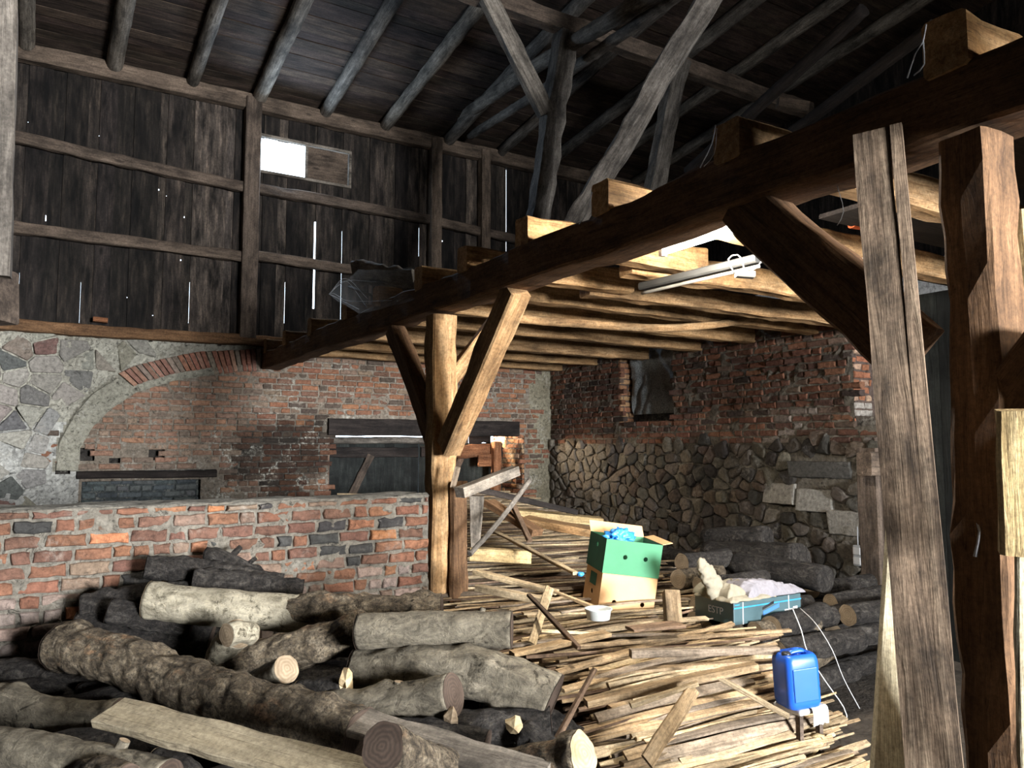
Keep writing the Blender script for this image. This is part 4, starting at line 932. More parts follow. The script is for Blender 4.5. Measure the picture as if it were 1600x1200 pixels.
# hidden bed of the heap: logs on the floor
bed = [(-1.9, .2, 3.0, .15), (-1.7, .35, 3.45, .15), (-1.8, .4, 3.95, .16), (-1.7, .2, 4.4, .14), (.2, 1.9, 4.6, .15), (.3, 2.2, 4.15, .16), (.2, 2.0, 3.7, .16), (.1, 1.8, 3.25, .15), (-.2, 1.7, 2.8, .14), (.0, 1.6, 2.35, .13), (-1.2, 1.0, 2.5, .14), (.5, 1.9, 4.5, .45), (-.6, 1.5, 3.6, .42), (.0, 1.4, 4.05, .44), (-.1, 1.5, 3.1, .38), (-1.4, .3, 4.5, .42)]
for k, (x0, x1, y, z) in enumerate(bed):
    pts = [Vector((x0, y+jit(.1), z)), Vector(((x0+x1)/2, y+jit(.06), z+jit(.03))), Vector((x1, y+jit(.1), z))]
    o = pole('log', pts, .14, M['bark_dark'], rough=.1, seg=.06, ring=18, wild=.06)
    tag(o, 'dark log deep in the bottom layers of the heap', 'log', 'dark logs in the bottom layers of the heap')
# planks on the logs
p, q = P(172, 1112, 2.95), P(575, 1222, 2.42)
o = beam('loose_plank', p, q, .15, .035, M['boardpale'], up=(-.1, -.42, 1), rough=.003, bev=.004); tag(o, 'pale clean plank lying across the logs in the left foreground', 'plank')
p, q = P(520, 1118, 3.0), P(850, 1215, 2.55)
o = beam('loose_plank', p, q, .14, .03, M['greywood'], up=(-.1, -.45, 1), rough=.004, bev=.004); tag(o, 'grey plank lying across the logs at the bottom centre', 'plank')
def splinter(name, pix, D, mat, label, cat='wood splinter'):
    c = P(*pix, D); m = MB(); n = 9; v = []
    for k in range(n): a = k/n*math.tau; rr = R.uniform(.02, .045); v.append(c+_r*math.cos(a)*rr*.8+Z_*math.sin(a)*rr-_f*jit(.015))
    v += [p+_f*.025 for p in v]+[c-_f*.02]
    m.add(v, [(k, (k+1) % n, 2*n) for k in range(n)]+[(k, k+n, (k+1) % n+n, (k+1) % n) for k in range(n)]); o_ = m.obj(name, M[mat]); tag(o_, label, cat)
splinter('wood_chip', (803, 1135), 2.95, 'cut_bright', 'bright torn wood chip right of the grey plank')
splinter('wood_chip', (541, 1062), 3.3, 'cut_bright', 'bright split wood piece under the long crooked log')
splinter('wood_chip', (705, 1125), 3.05, 'cut', 'brown split wood sliver beside the short knotty log')

# ================================================================== LATHS
def hgt(x, y):
    if y < 3.1: z = EYE-1.13-(3.1-y)*.62
    elif y < 4.6: z = EYE-1.13+(y-3.1)*.015
    else: z = EYE-1.107+(y-4.6)*.14
    return z-.06*max(0, x-3.4)+.03*noise.noise(Vector((x*1.5, y*1.5, 0)))
slat_meshes = []
for k in range(28):
    L = R.uniform(.9, 1.45) if k < 18 else R.uniform(1.5, 2.3)
    me = beam_mesh(L, R.choice((R.uniform(.012, .03), R.uniform(.03, .05))), R.uniform(.008, .02), rough=R.uniform(.002, .006), bev=.002, seg=.12, bow=R.uniform(-.03, .03), taper=R.uniform(.55, 1.0), wane=.35)
    me.materials.append(M['slat'][R.choice((0, 0, 0, 1, 1, 2, 2, 3))]); slat_meshes.append((L, me))
TN = {'dry_lath_pale': 'pale', 'dry_lath_tan': 'tan', 'dry_lath_grey': 'grey', 'dry_lath_brown': 'dark brown'}
def slat(c, ang, tilt, roll, pool, label, group, name='lath'):
    L, me = pool[R.randrange(len(pool))]
    o_ = bpy.data.objects.new(name, me); C.objects.link(o_)
    rot = Matrix.Rotation(ang, 4, 'Z') @ Matrix.Rotation(-tilt, 4, 'Y') @ Matrix.Rotation(roll, 4, 'X')
    o_.matrix_world = Matrix.Translation(c) @ rot @ Matrix.Translation((-L/2, 0, 0)); label = label.replace('LATH', TN[me.materials[0].name]+(' broad' if max(v_.co.y for v_ in me.vertices) > .017 else ' thin')+' lath'); return tag(o_, label, 'lath', group)
short, long_ = slat_meshes[:18], slat_meshes[18:]
g1 = 'laths of the neat front stack'
y = 2.30; n1 = 0
while y < 4.25:
    for lay in range(2):
        xc = 2.83+.06*(y-2.4)+jit(.2); z = hgt(xc, y)-lay*.028+jit(.008)
        slat((xc, y+jit(.012), z), jit(.06)-.02, jit(.02), (.55 if y < 3.1 else 0)+jit(.5), short, 'LATH '+('at the foot' if y < 2.7 else 'in the sloping face' if y < 3.1 else 'on the front top' if y < 3.6 else 'on the rear top')+' of the neat front stack'+(', shifted left' if xc < 2.78+.06*(y-2.4) else ', shifted right' if xc > 2.88+.06*(y-2.4) else ''), g1); n1 += 1
    y += .0155 if y < 3.2 else .036
y = 4.25; g2 = 'laths of the rear heap'
while y < 8.6:
    for lay in range(2):
        xc = 3.35+.12*(y-4.3)+jit(.35); z = hgt(xc, y)-lay*.04+jit(.02)
        slat((xc, y, z), -.22+jit(.16), jit(.03), jit(.6), long_, 'LATH lying slantwise '+('in the near part' if y < 5.3 else 'in the middle' if y < 6.6 else 'in the far part')+' of the rear heap'+(', reaching left' if xc < 3.25+.12*(y-4.3) else ', reaching right' if xc > 3.45+.12*(y-4.3) else ''), g2)
    y += .082
g3 = 'loose laths scattered on top of the stack'
for k in range(26):
    yy = R.uniform(2.9, 4.6); xx = 2.85+.2*(yy-2.6)+jit(.35)
    an = R.uniform(-.4, .35); slat((xx, yy, hgt(xx, yy)+R.uniform(.03, .06)), an, jit(.05), jit(.4), short, 'loose LATH askew on the '+('near' if yy < 3.5 else 'middle' if yy < 4.1 else 'far')+' top of the front stack, '+('tilting towards' if an < -.12 else 'tilting away' if an > .12 else 'lying level'), g3)
# the rest of the laths between and under the individual ones: one object
m = MB()
for k in range(520):
    y = R.uniform(2.3, 8.6); L, me = (short if y < 4.3 else long_)[R.randrange(18 if y < 4.3 else 10)]
    xc = (2.83+.06*(y-2.4)+jit(.22)) if y < 4.25 else 3.35+.12*(y-4.3)+jit(.5)
    mt = Matrix.Translation((xc, y, hgt(xc, y)-R.uniform(.01, .07))) @ Matrix.Rotation((-.02 if y < 4.25 else -.2)+jit(.1), 4, 'Z') @ Matrix.Rotation(jit(.02), 4, 'Y') @ Matrix.Rotation(jit(.6), 4, 'X') @ Matrix.Translation((-L/2, 0, 0))
    m.add([mt @ v_.co for v_ in me.vertices], [tuple(p_.vertices) for p_ in me.polygons], R.choice((0, 1, 2, 3)))
o = m.obj('packed_laths', M['slat']); tag(o, 'mass of further laths packed between the visible ones', 'laths', kind='stuff')
# right-hand offcuts beyond
def stick(a, b, w_, h, mt, label, cat='lath', nm='lath', up=(0, 0, 1), **k):
    o_ = beam(nm, P(*a), P(*b), w_, h, M[mt] if isinstance(mt, str) else M['slat'][mt], up=up, rough=.004, bev=.003, **k); return tag(o_, label, cat)
stick((858, 918, 4.3), (830, 1005, 3.9), .045, .015, 0, 'pale short lath standing across the stack, crossed by a dark one', up=-_f)
stick((826, 930, 4.15), (905, 1012, 3.75), .025, .02, 3, 'dark thin stick crossing the pale short lath')
stick((1115, 1054, 3.65), (1232, 1120, 3.55), .035, .02, 0, 'pale tapered lath slanting down at the right end of the stack')
stick((1085, 1075, 3.35), (1010, 1190, 3.1), .065, .015, 1, 'wide tan offcut hanging down the front of the stack', up=-_f)
stick((1090, 1068, 3.35), (985, 1102, 3.3), .03, .02, 0, 'pale bowed lath above the hanging offcut')
stick((930, 1045, 3.35), (868, 1158, 3.2), .022, .02, 3, 'dark stick slanting down left of the stack')
stick((858, 1125, 3.2), (853, 1185, 3.1), .015, .015, 2, 'thin grey stick standing by the rough log')
stick((915, 1098, 3.35), (1180, 1040, 3.55), .06, .03, 1, 'wide barky slab lying on the front of the stack')
stick((985, 1021, 3.8), (1215, 1016, 3.9), .05, .035, 2, 'long grey barky slab near the right end of the stack')
stick((800, 1022, 3.7), (950, 990, 3.9), .075, .02, 1, 'broad tan board at the left end of the stack')
stick((985, 984, 4.1), (1060, 975, 4.2), .12, .015, 3, 'flat brown board piece below the cardboard boxes')
stick((1048, 925, 4.6), (1052, 975, 4.5), .09, .09, 1, 'short square timber block standing beside the boxes', nm='timber_block', cat='timber', up=-_f)
# rear: loose boards by the dark upright board
bb = on(1, 717, 752, 5.0)
o = beam('upright_board', (bb.x, 5.0, 0), (bb.x, 5.0, bb.z), .055, .17, M['oldbeam'], up=(-.88, -.47, 0)); o.location = o.location; tag(o, 'dark upright board standing right of the central post', 'board')
stick((718, 770, 5.2), (805, 735, 5.6), .09, .07, 'greywood', 'grey squared timber poking up right above the rear heap', 'timber', 'loose_timber')
stick((708, 762, 5.3), (716, 730, 5.3), .04, .03, 2, 'short pale stick leaning on the dark upright board')
stick((745, 775, 5.6), (743, 855, 5.6), .10, .02, 'greywood', 'pale grey board hanging point down behind the dark upright board', 'board', 'loose_board', up=-_f, taper=.6)
o = pole('bare_branch', [P(734, 866, 5.0), P(765, 832, 5.2), P(795, 795, 5.4), P(828, 750, 5.6)], .018, M['greyround'], rough=.1); tag(o, 'thin bare branch leaning over the rear lath heap', 'branch')
stick((765, 785, 6.0), (840, 832, 5.6), .11, .05, 'oldbeam', 'reddish brown board sloping down over the rear heap', 'board', 'loose_board')
stick((745, 765, 6.6), (900, 800, 7.0), .08, .05, 'dark', 'dark rotten board at the back of the rear heap', 'board', 'loose_board')
stick((802, 790, 5.8), (828, 845, 5.5), .04, .03, 3, 'dark stick crossing the reddish sloping board')
stick((820, 812, 6.6), (938, 834, 6.4), .22, .06, 'goldbeam', 'wide pale plank at the rear of the heap, lower of two', 'plank', 'loose_plank')
stick((810, 802, 7.2), (940, 815, 7.2), .25, .07, 'paletimber', 'wide pale plank at the rear of the heap, upper of two', 'plank', 'loose_plank')
stick((770, 830, 5.9), (900, 895, 4.9), .04, .02, 0, 'long pale lath slanting towards the green box')
stick((735, 865, 5.6), (830, 870, 5.6), .11, .09, 'paletimber', 'round pale pole end in the rear heap beside the dark upright board', 'timber', 'loose_timber')
stick((742, 893, 5.0), (870, 925, 4.7), .06, .03, 0, 'thick pale lath in the middle of the heap, upper of two')
stick((745, 918, 4.8), (850, 940, 4.6), .06, .04, 0, 'thick pale lath in the middle of the heap, lower of two')
stick((855, 920, 4.6), (950, 958, 4.35), .022, .02, 1, 'curved thin lath ending at the plastic tub')
# broken bits filling the stack inside: uncountable
m = MB()
for k in range(2600):
    y = R.uniform(2.25, 8.7); x0 = 2.2 if y < 4.9 else 2.6; x = R.uniform(x0, x0+1.25+(y > 4.3)*1.3)
    L = R.uniform(.08, .4); a = jit(.35)-(.2 if y > 4.3 else 0); z = max(.01, hgt(x, y)-.05-abs(R.gauss(0, .12)))
    if y < 3.1: z = min(z, hgt(x, y)-.07)
    d = Vector((math.cos(a), math.sin(a), jit(.12))); s = Vector((-d.y, d.x, 0))*R.uniform(.008, .022); u_ = Z_*R.uniform(.005, .012); c = Vector((x, y, z))
    v = [c+d*L*i/2+s*j+u_*q for q in (-1, 1) for i, j in ((-1, -1), (1, -1), (1, 1), (-1, 1))]
    t = R.uniform(.5, 1.2); m.add(v, [(3, 2, 1, 0), (4, 5, 6, 7), (0, 1, 5, 4), (1, 2, 6, 5), (2, 3, 7, 6), (3, 0, 4, 7)])
o = m.obj('broken_lath_bits', M['slat'][3]); tag(o, 'countless broken lath bits filling the stack inside', 'wood bits', kind='stuff')

# ================================================================== ROUND FIREWOOD UNDER THE CARTON
def short_log(x, y, z, r_, L, ang, lb, mt='bark_smooth'):
    d = Vector((math.cos(ang), math.sin(ang), jit(.04))); a = Vector((x, y, z)); b = a+d*L
    m4 = frame(a, b-a); me, ln = pole_mesh([(0, 0, 0), (L/2, jit(.01), jit(.01)), (L, 0, 0)], r_, ring=18, seg=.04, rough=.1, wild=.05)
    o_ = link('firewood_log', me, M[mt], None, m4); tag(o_, lb, 'log', 'short firewood logs stacked at the right wall')
    vv = [me.vertices[k].co.copy()+Vector((-.002, 0, 0)) for k in range(18)]; cc = sum(vv, Vector())/18
    link('cut_end', mesh('cut', vv+[cc], [((k+1) % 18, k, 18) for k in range(18)]), M['cut'], o_)
tb = on(2, 1147, 978, -1.10)
fl = [(1138, 985, 4.75, 16, 'firewood log peeping out under the left corner of the carton'), (1180, 990, 4.7, 17, 'firewood log under the middle of the carton'), (1205, 982, 4.75, 20, 'pale ended firewood log under the right half of the carton'), (1230, 975, 5.0, 16, 'firewood log under the right corner of the carton'),
      (1215, 1020, 4.6, 20, 'thick firewood log below the carton behind the laths'), (1238, 1045, 4.6, 18, 'firewood log right above the blue canister'), (1262, 1010, 4.9, 17, 'dark firewood log at the right end of the stack'), (1170, 1010, 4.6, 18, 'firewood log behind the right end of the laths'),
      (1090, 914, 5.3, 13, 'small firewood log left of the folded canvas'), (1086, 944, 5.2, 12, 'firewood log left of the carton, middle one'), (1084, 968, 5.1, 13, 'firewood log left of the carton, lowest one'), (1105, 985, 4.9, 14, 'firewood log in the gap left of the carton'),
      (1065, 880, 5.9, 15, 'dim firewood log behind the cardboard boxes, upper'), (1060, 905, 5.7, 15, 'dim firewood log behind the cardboard boxes, lower'), (1120, 940, 5.4, 15, 'firewood log hidden behind the carton corner'), (1255, 1075, 4.6, 18, 'firewood log behind the blue canister'), (1225, 1080, 4.5, 18, 'firewood log left behind the blue canister')]
for px, py, D, rp, lb in fl:
    q = P(px, py, D); short_log(q.x, q.y, q.z, rp/FPX*D, R.uniform(.5, .8), R.uniform(-.1, .3), lb, R.choice(('bark_dark', 'bark_rough', 'bark_dark')))
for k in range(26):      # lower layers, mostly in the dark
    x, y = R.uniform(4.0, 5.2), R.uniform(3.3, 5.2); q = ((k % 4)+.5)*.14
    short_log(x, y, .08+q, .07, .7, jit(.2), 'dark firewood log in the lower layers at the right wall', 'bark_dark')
for k, (a, b, r_) in enumerate((((1105, 842, 7.0), (1200, 840, 6.6), .1), ((1110, 868, 6.7), (1250, 872, 6.0), .12), ((1020, 870, 7.2), (1120, 885, 6.6), .1), ((1150, 880, 6.2), (1290, 905, 5.6), .1))):
    o = pole('old_beam_piece', [P(*a), P(*b)], r_, M['bark_dark'], rough=.1, r_oval=1.2); tag(o, ('mossy old timber highest against the right wall', 'mossy old timber behind the canvas', 'dim old timber behind the green box', 'dim old timber right of the canvas')[k], 'timber')

# ================================================================== BOXES
def skewbox(name, p0, px_, py_, h, upv=Z_):
    """local frame: x along px_, y along py_"""
    ex = (px_-p0); ey = (py_-p0); return ex.length, ey.length, ex.normalized(), ey.normalized()
def face_frame(o_, n): pass
def banana_box(P0, ex, ey, ez, W, Dp, H, front_mat, side_mat, label, open_top=False, holes=(), heart=False, group=None):
    M4 = Matrix(((ex.x, ey.x, ez.x, P0.x), (ex.y, ey.y, ez.y, P0.y), (ex.z, ey.z, ez.z, P0.z), (0, 0, 0, 1)))
    root = bpy.data.objects.new('cardboard_box', None); C.objects.link(root); root.matrix_world = M4; tag(root, label, 'box', 'stacked cardboard boxes')
    t = .006; cx_ = {}
    def panel(nm, mk, mat, hl):
        # panel in the u-v plane with octagonal hand holes cut out, thickness t
        (U0, V0, mapf) = mk; m_ = MB()
        us = sorted({0, U0, *[h[0]-h[2] for h in hl], *[h[0]+h[2] for h in hl]}); vs = sorted({0, V0, *[h[1]-h[2] for h in hl], *[h[1]+h[2] for h in hl]})
        for i in range(len(us)-1):
            for j in range(len(vs)-1):
                a, b, c, d = us[i], us[i+1], vs[j], vs[j+1]; hit = None
                for h in hl:
                    if abs((a+b)/2-h[0]) < h[2]*.99 and abs((c+d)/2-h[1]) < h[2]*.99: hit = h
                if hit is None:
                    for w0 in (0, t): m_.add([mapf(a, c, w0), mapf(b, c, w0), mapf(b, d, w0), mapf(a, d, w0)], [(0, 1, 2, 3) if w0 == 0 else (3, 2, 1, 0)])
                else:
                    hu, hv, hr = hit[:3]; n = 24; 
                    sq = []; ci = []
                    for k in range(n):
                        an = k/n*math.tau; ca, sa = math.cos(an), math.sin(an); s = 1/max(abs(ca), abs(sa)); sq.append((hu+ca*s*hr, hv+sa*s*hr)); rr = hr*.82
                        if len(hit) > 3: rr = hr*(.5+.3*abs(ca)) if sa < 0 else hr*(.85-.25*(abs(sa) > .9)); 
                        ci.append((hu+ca*rr, hv+sa*rr))
                    for k in range(n):
                        k2 = (k+1) % n; m_.add([mapf(*sq[k], 0), mapf(*sq[k2], 0), mapf(*ci[k2], 0), mapf(*ci[k], 0)], [(0, 1, 2, 3)])
                        m_.add([mapf(*ci[k], 0), mapf(*ci[k2], 0), mapf(*ci[k2], t), mapf(*ci[k], t)], [(0, 1, 2, 3)])
        return m_.obj(nm, mat, root)
    panel('front_panel', (W, H, lambda u, v_, w0: (u, w0, v_)), front_mat, holes)
    panel('side_panel', (Dp, H, lambda u, v_, w0: (w0, u, v_)), side_mat, ([(Dp*.5, H*.72, .025, 1)] if heart else [(Dp*.5, H*.35, .022)]))
    panel('side_panel', (Dp, H, lambda u, v_, w0: (W-w0, u, v_)), side_mat, [])
    panel('back_panel', (W, H, lambda u, v_, w0: (u, Dp-w0, v_)), front_mat, [])
    panel('bottom_panel', (W, Dp, lambda u, v_, w0: (u, v_, .004+w0)), front_mat, [])
    if not open_top: panel('top_panel', (W, Dp, lambda u, v_, w0: (u, v_, H-w0)), front_mat, [])
    else:
        m_ = MB(); m_.add([(0, Dp, H), (W, Dp, H), (W, Dp+.06, H+.07), (0, Dp+.06, H+.07)], [(0, 1, 2, 3)]); m_.add([(W, 0, H), (W, Dp, H), (W+.07, Dp, H+.02), (W+.07, 0, H+.02)], [(0, 1, 2, 3)])
        fl_ = m_.obj('flap', M['cardboard'], root); sd = fl_.modifiers.new('s', 'SOLIDIFY'); sd.thickness = .004
    return root
p0 = on(2, 934, 951, -1.08); az = math.radians(37+24)
ex = Vector((math.cos(az-math.radians(37)), -math.sin(az-math.radians(37)), 0)); vd = ray(985, 900).normalized(); vh = Vector((vd.x, vd.y, 0)).normalized()
rh = Vector((vh.y, -vh.x, 0)); ex = rh*math.cos(.4)+vh*math.sin(.4); ez = Z_.copy(); rl_ = Matrix.Rotation(.15, 3, vh)
ex = (rl_ @ ex).normalized(); ez = (rl_ @ ez).normalized(); ey = ez.cross(ex).normalized(); ez = ex.cross(ey); W = .40
H1 = .235; Dp = .3
lowb = banana_box(p0, ex, ey, ez, W, Dp, H1, M['cardboard'], M['cardboard'], 'plain brown cardboard box with two round holes under the green one', holes=[(W*.27, H1*.22, .019), (W*.78, H1*.22, .019)])
q = MB(); q.add([(-.002, Dp*.3, H1*.55), (-.002, Dp*.7, H1*.55), (-.002, Dp*.7, H1*.9), (-.002, Dp*.3, H1*.9)], [(3, 2, 1, 0)]); q.obj('printed_patch', M['darkgreen'], lowb)
upb = banana_box(p0+ez*(H1+.002)-ex*.006-ey*.004, ex, ey, ez, W*1.02, Dp*1.05, H1*.96, M['greencard'], M['darkgreen'], 'green cardboard box with two round holes stacked on the brown one', True, [(W*.37, H1*.5, .019), (W*.74, H1*.5, .019)], True)
# blue bag
def blob(name, c, sx, sy, sz, mat, label, cat, amp=.35, seed=0, n=28):
    v = []; f = []
    for j in range(n+1):
        for i in range(n*2):
            th = j/n*math.pi; ph = i/(n*2)*math.tau; d = Vector((math.sin(th)*math.cos(ph), math.sin(th)*math.sin(ph), math.cos(th)))
            e = 1+amp*noise.fractal(d*3+Vector((seed, 0, 0)), 1, 2, 4); v.append((d.x*sx*e, d.y*sy*e, d.z*sz*e))
    for j in range(n):
        for i in range(n*2): a = j*n*2+i; b = j*n*2+(i+1) % (n*2); f.append((a, a+n*2, b+n*2, b))
    o_ = link(name, mesh(name, v, f), mat, None, Matrix.Translation(c), True); return tag(o_, label, cat)
blob('plastic_bag', p0+ez*(H1*1.96+.0)+ex*.15+ey*.16, .1, .08, .055, M['bluefilm'], 'crumpled blue plastic bag sticking out of the green box', 'plastic bag', .5)
blob('plastic_bag', P(907, 897, 4.7), .022, .02, .012, M['bluefilm'], 'scrap of blue plastic left of the cardboard boxes', 'plastic scrap', .4, 4, 12)
# tub
def lathe(name, prof, mat, c, label=None, cat=None, n=28, parent=None):
    v = []; f = []
    for (r_, z) in prof:
        for k in range(n): v.append((r_*math.cos(k/n*math.tau), r_*math.sin(k/n*math.tau), z))
    for j in range(len(prof)-1):
        for k in range(n): f.append((j*n+k, j*n+(k+1) % n, (j+1)*n+(k+1) % n, (j+1)*n+k))
    o_ = link(name, mesh(name, v, f), mat, None, Matrix.Translation(c), True)
    if parent: o_.parent = parent; o_.matrix_parent_inverse = parent.matrix_world.inverted()
    if label: tag(o_, label, cat)
    return o_
c = P(935, 967, 4.2)
lathe('plastic_tub', [(.0, 0), (.062, 0), (.07, .05), (.076, .052), (.076, .058), (.066, .056), (.058, .006), (0, .006)], M['tub'], c, 'small clear round plastic tub beside the cardboard boxes', 'tub')

# carton with the folded canvas
t0, t1, t2 = on(2, 1147, 978, -1.10), on(2, 1252, 960, -1.10), on(2, 1108, 958, -1.10)
ex = t1-t0; CW = ex.length; ex.normalize(); ey = Z_.cross(ex); CD = .33; CH = .135
M4 = Matrix(((ex.x, ey.x, 0, t0.x), (ex.y, ey.y, 0, t0.y), (0, 0, 1, t0.z), (0, 0, 0, 1)))
m = MB(); m.box((0, 0, 0), (CW, CD, CH)); car = m.obj('tool_carton', M['teal'], None, M4); tag(car, 'flat dark teal tool carton with blue stripe lying on the firewood', 'carton')
bv = car.modifiers.new('b', 'BEVEL'); bv.width = .004; bv.segments = 2
def sticker(nm, x0, x1, z0, z1, mat, face='f', skew=0):
    m_ = MB(); e = .0015
    pts = [(x0, z0), (x1, z0+skew), (x1, z1+skew), (x0, z1)]
    if face == 'f': m_.add([(a, -e, b) for a, b in pts], [(0, 1, 2, 3)])
    elif face == 'l': m_.add([(-e, a, b) for a, b in pts], [(3, 2, 1, 0)])
    else: m_.add([(a, b, CH+e) for a, b in pts], [(0, 1, 2, 3)])
    return m_.obj(nm, mat, car)
sticker('top_panel', .005, CW-.005, .005, CD-.005, M['tealtop'], 't')
sticker('blue_stripe', .0, CW, .098, .106, M['bluestripe'], 'f')
sticker('blue_stripe', .01, .05, .118, .124, M['bluestripe'], 'f')
sticker('packing_strap', .075, .083, 0, CH, M['white'], 'f'); sticker('packing_strap', CW*.8, CW*.8+.008, 0, CH, M['white'], 'f')
sticker('printed_tool_picture', CW*.42, CW*.66, .035, .06, M['bluetool'], 'f', .035)
sticker('printed_battery_picture', CW*.41, CW*.58, .068, .085, M['blackplastic'], 'f', .03)
sticker('white_clip', CW*.74, CW*.92, .04, .05, M['white'], 'f'); sticker('white_clip', CW*.87, CW*.94, .032, .06, M['white'], 'f')
def text(s, size, mat, parent, loc, rot, nm='lettering', ext=.0005):
    cu = bpy.data.curves.new(nm, 'FONT'); cu.body = s; cu.size = size; cu.extrude = ext; cu.materials.append(mat); cu.align_x = 'CENTER'
    to = bpy.data.objects.new(nm, cu); C.objects.link(to); me_ = bpy.data.meshes.new_from_object(to.evaluated_get(bpy.context.evaluated_depsgraph_get())); bpy.data.objects.remove(to)
    o_ = bpy.data.objects.new(nm, me_); C.objects.link(o_); o_.parent = parent; o_.location = loc; o_.rotation_euler = rot; return o_
text('ESTP', .062, M['greyplastic'], car, (-.003, CD*.45, .05), (math.pi/2, 0, -math.pi/2))

def cloth(name, M4, W, L, hf, mat, label, nu=46, nv=40, outline=None):
    v = []; f = []
    for j in range(nv+1):
        for i in range(nu+1):
            u, w_ = i/nu, j/nv; v.append(hf(u, w_))
    for j in range(nv):
        for i in range(nu): a = j*(nu+1)+i; f.append((a, a+1, a+nu+2, a+nu+1))
    o_ = link(name, mesh(name, v, f), mat, None, M4, True); sd = o_.modifiers.new('s', 'SOLIDIFY'); sd.thickness = .006; ss = o_.modifiers.new('ss', 'SUBSURF'); ss.levels = 1; ss.render_levels = 1
    return tag(o_, label, 'cloth')
def fold(u, w_, s, amp=.02): return amp*(noise.ridged_multi_fractal(Vector((u*2.2+s, w_*2.2, s)), 1, 2, 3, .9, 1.5)-.6)
def heap(x0, x1, y0, y1, hh, amp, seed, base=.0, slope=0):
    def fn(u, w_):
        e = min(1, 7*min(u, 1-u, w_, 1-w_)); ed = e**.5; cx_ = x0+(x1-x0)*u; cy_ = y0+(y1-y0)*w_
        n_ = noise.ridged_multi_fractal(Vector((cx_*7+seed, cy_*9+cx_*4, seed)), .9, 2.1, 4, 1, 2)-.9
        n2_ = noise.noise(Vector((cx_*4, cy_*5, seed+5)))
        return (cx_+.02*n2_+.03*(noise.noise(Vector((w_*5, seed, 1)))), cy_+.02*noise.noise(Vector((u*6, seed, 3))), CH+.004+base+(hh-slope*u)*ed*(.8+.3*n2_)+amp*n_*ed)
    return fn
cloth('canvas_sheet', M4, 1, 1, heap(-.035, CW*.62, -.012, .31, .035, .008, 3), M['canvas'], 'beige canvas sheet folded flat directly on the carton', 60, 50)
cloth('canvas_sheet', M4, 1, 1, heap(-.02, CW*.7, .03, .33, .095, .022, 13, .01, .03), M['canvas'], 'crumpled beige canvas heaped on the folded sheet', 70, 56)
cloth('grey_cloth', M4, 1, 1, heap(CW*.2, CW*1.08, .0, .27, .12, .026, 27, .0, .095), M['greycloth'], 'crumpled lilac grey cloth draped over the right of the carton', 80, 56)
me, ln = pole_mesh([(.03, .15, CH+.03), (-.005, .16, CH+.1), (-.055, .17, CH+.17), (-.095, .17, CH+.235), (-.105, .17, CH+.262)], lambda t: .075*(1-.35*t)*(1 if t < .8 else max(.15, 1-((t-.8)/.2)**2*.85)), rough=.28, ring=48, seg=.006, wild=.16, r_oval=.55)
o = link('canvas_sheet', me, M['canvas'], None, M4); tag(o, 'upright stiff lobe of beige canvas rising left above the carton', 'cloth')
# charging cables
px_tube('cable', [P(1238, 950, 4.6), P(1252, 985, 4.5), P(1262, 1020, 4.45), P(1290, 1065, 4.4), P(1318, 1105, 4.35), P(1322, 1128, 4.3), P(1300, 1138, 4.25)], .0035, 'white', 'white cable hanging from the carton down to the floor, left of two', 'cable')
px_tube('cable', [P(1250, 950, 4.6), P(1275, 975, 4.4), P(1300, 1015, 4.3), P(1318, 1060, 4.3), P(1343, 1107, 4.3)], .0025, 'white', 'thin white cable hanging from the carton, right of two', 'cable')
# wall sockets
s0 = on(0, 1341, 868, XR-.07); so = xbox('wall_socket', s0+Vector((-.02, -.045, -.1)), s0+Vector((.02, .045, .1)), M['greyplastic'], bev=.008); tag(so, 'grey surface mounted double socket on the right wall', 'socket')
for dz in (-.05, .045): xbox('socket_cover', s0+Vector((-.03, -.038, dz-.035)), s0+Vector((-.018, .038, dz+.035)), M['white'], None, .004).parent = so
for c_ in so.children: c_.matrix_parent_inverse = so.matrix_world.inverted() if so.matrix_world != Matrix() else Matrix()
for c_ in so.children: c_.location = c_.location-so.location; c_.matrix_parent_inverse = Matrix()
px_tube('cable', [s0+Vector((.0, 0, .1)), s0+Vector((0, .0, .18)), s0+Vector((0, 0, .28))], .006, 'greyplastic', 'short grey cable rising from the double socket', 'cable')

# ---- blue canister
D_ = 3.85; base = P(1247, 1101, D_)
ct = bpy.data.objects.new('canister', None); C.objects.link(ct); ct.matrix_world = Matrix.Translation(base) @ Matrix.Rotation(-yaw+.25, 4, 'Z') @ Matrix.Rotation(-.06, 4, 'Y'); tag(ct, 'blue plastic canister with a carrying handle standing right of the laths', 'canister')
Wc, Dc, Hc = .094, .08, .27
def rrect(a, b, r_, n=6):
    o_ = []
    for cx_, cy_, s in ((a-r_, b-r_, 0), (-a+r_, b-r_, 1), (-a+r_, -b+r_, 2), (a-r_, -b+r_, 3)):
        for k in range(n): an = (s+k/(n-1))*math.pi/2; o_.append((cx_+r_*math.cos(an), cy_+r_*math.sin(an)))
    return o_
v = []; f = []; prof = [(.80, 0), (.93, .006), (1, .03), (1, .09), (.985, .1), (1, .11), (1, .2), (.99, .225), (.94, .245), (.84, .258), (.72, .262), (.64, .256), (.6, .228), (.2, .226)]
for s, z in prof:
    for (a, b) in rrect(Wc*s, Dc*s, .035*s): v.append((a, b, z))
n = 24
for j in range(len(prof)-1):
    for k in range(n): f.append((j*n+k, j*n+(k+1) % n, (j+1)*n+(k+1) % n, (j+1)*n+k))
f.append(tuple(reversed(range(n)))); f.append(tuple(range((len(prof)-1)*n, len(prof)*n)))
b_ = link('canister_body', mesh('body', v, f), M['blueplastic'], None, None, True); b_.parent = ct
m = MB()
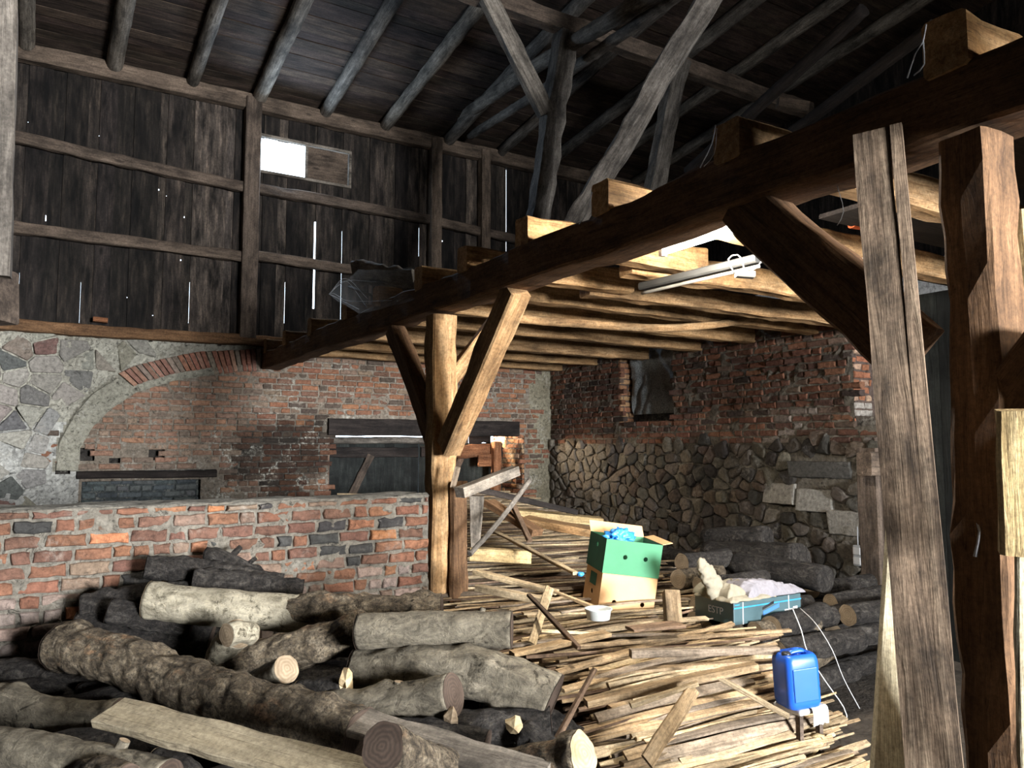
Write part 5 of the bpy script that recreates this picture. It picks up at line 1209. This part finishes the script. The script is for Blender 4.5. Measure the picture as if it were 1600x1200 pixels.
m.box((-Wc*.72, -Dc-.004, .04), (Wc*.72, -Dc+.01, .2)); pn = m.obj('panel_relief', M['blueplastic'], ct); bv = pn.modifiers.new('b', 'BEVEL'); bv.width = .004; bv.segments = 3
me, _ = pole_mesh([(-.035, .0, .235), (-.02, 0, .256), (.0, 0, .26), (.04, 0, .26), (.06, 0, .24)], .013, rough=0, ring=10, seg=.01); h_ = link('handle', me, M['blueplastic'], ct)
cp = lathe('cap', [(0, .0), (.022, 0), (.023, .03), (.02, .034), (0, .034)], M['blackplastic'], (-.058, -.02, .236), n=20); cp.parent = ct
# white stool the canister stands on, and sticks leaning on it
zc = base.z
so = bpy.data.objects.new('low_stool', None); C.objects.link(so); so.location = base; tag(so, 'low white stool with cloth cover carrying the blue canister', 'stool')
m = MB(); m.box((-.07, -.07, -.03), (.1, .1, 0)); a = m.obj('stool_top', M['white'], so); bv = a.modifiers.new('b', 'BEVEL'); bv.width = .012; bv.segments = 3
for sx_, sy_ in ((-.055, -.05), (.085, -.055), (-.055, .085), (.085, .085)):
    m = MB(); m.box((sx_-.013, sy_-.013, -zc), (sx_+.013, sy_+.013, -.03)); m.obj('leg', M['rail'], so)
v = []; f = []
for j in range(13):
    for i in range(13):
        u, w_ = i/12, j/12; v.append((.0+u*.11, -.075-.015*min(1, w_*2)-.004*math.sin(u*14), .004-.0*w_-.11*max(0, w_-.25)+.003*math.sin(u*20+w_*5)) if w_ > .25 else (.0+u*.11, -.03-.05*w_/.25, .004))
for j in range(12):
    for i in range(12): a = j*13+i; f.append((a, a+1, a+14, a+13))
a = link('stool_cover', mesh('cover', v, f), M['whitecloth'], so, None, True)
o = pole('straw_rope', [P(1205, 1196, 3.9), P(1240, 1172, 3.85), P(1278, 1148, 3.8), P(1285, 1158, 3.8), P(1262, 1185, 3.8), P(1238, 1205, 3.8)], .011, M['rope'], rough=.2, ring=8); tag(o, 'looped straw rope hanging in front of the low stool', 'rope')
stick((1272, 1112, 4.0), (1290, 1215, 3.85), .014, .014, 0, 'pale thin stick standing at the front of the low stool', 'stick', 'thin_stick', up=-_f)

# ================================================================== COBWEBS
def web(pts, lb, r_=.0022):
    o_ = pole('cobweb', pts, r_, M['web'], rough=.6, ring=5, seg=.03, wild=.5); return tag(o_, lb, 'cobweb', 'cobwebs hanging from the beams')
web([P(1447, 38, 2.3), P(1442, 65, 2.3), P(1430, 85, 2.35), P(1418, 122, 2.4)], 'dusty cobweb strand hanging from the nearest joist end')
web([P(1442, 62, 2.3), P(1444, 100, 2.35), P(1428, 118, 2.4)], 'second short cobweb strand beside the nearest joist end')
web([P(1118, 195, 3.1), P(1112, 225, 3.1), P(1094, 262, 3.2)], 'cobweb strand hanging from the second joist stub')
web([P(1120, 200, 3.1), P(1116, 240, 3.12), P(1100, 260, 3.2)], 'cobweb thread beside the second joist stub', .0012)
web([P(925, 300, 3.8), P(918, 330, 3.8), P(905, 350, 3.9)], 'cobweb strand at the third joist stub')
web([P(1308, 290, 2.8), P(1318, 330, 2.8), P(1308, 352, 2.8)], 'black thread dangling below the main beam', .0015)
web([P(1521, 800, 2.3), P(1530, 830, 2.28), P(1524, 870, 2.28)], 'ragged cobweb tuft on the foreground post', .005)
web([P(1521, 800, 2.3), P(1535, 845, 2.28), P(1548, 856, 2.28)], 'side strand of the ragged tuft on the foreground post', .003)
c_pts = [P(652, 418, 5.8), P(560, 422, 5.9), P(514, 460, 6.0), P(560, 490, 6.0), P(648, 470, 5.8)]
v = []; f = []
for j in range(11):
    for i in range(15):
        a = c_pts[2].lerp(c_pts[1], 1)
        u, w_ = i/14, j/10; L_ = c_pts[2]; top = L_.lerp(c_pts[1].lerp(c_pts[0], max(0, u*2-1)), min(1, u*2)); bot = L_.lerp(c_pts[3].lerp(c_pts[4], max(0, u*2-1)), min(1, u*2)); p = top.lerp(bot, w_)
        v.append(p+_f*.12*math.sin(w_*3.1)*u+_u*.02*noise.noise(p*9))
for j in range(10):
    for i in range(14): a = j*15+i; f.append((a, a+1, a+16, a+15))
o = link('cobweb_sheet', mesh('cobweb_sheet', v, f), M['film'], None, None, True); tag(o, 'dense grey cobweb sheet spanning off the projecting boards', 'cobweb')
for k in range(7):
    i = R.randrange(3, 14); j0, j1 = R.randrange(0, 10), R.randrange(0, 10)
    web([v[j0*15], v[j0*15+i//2]+_u*.01, v[j1*15+i]], 'bright thread in the dense cobweb sheet', .0016)
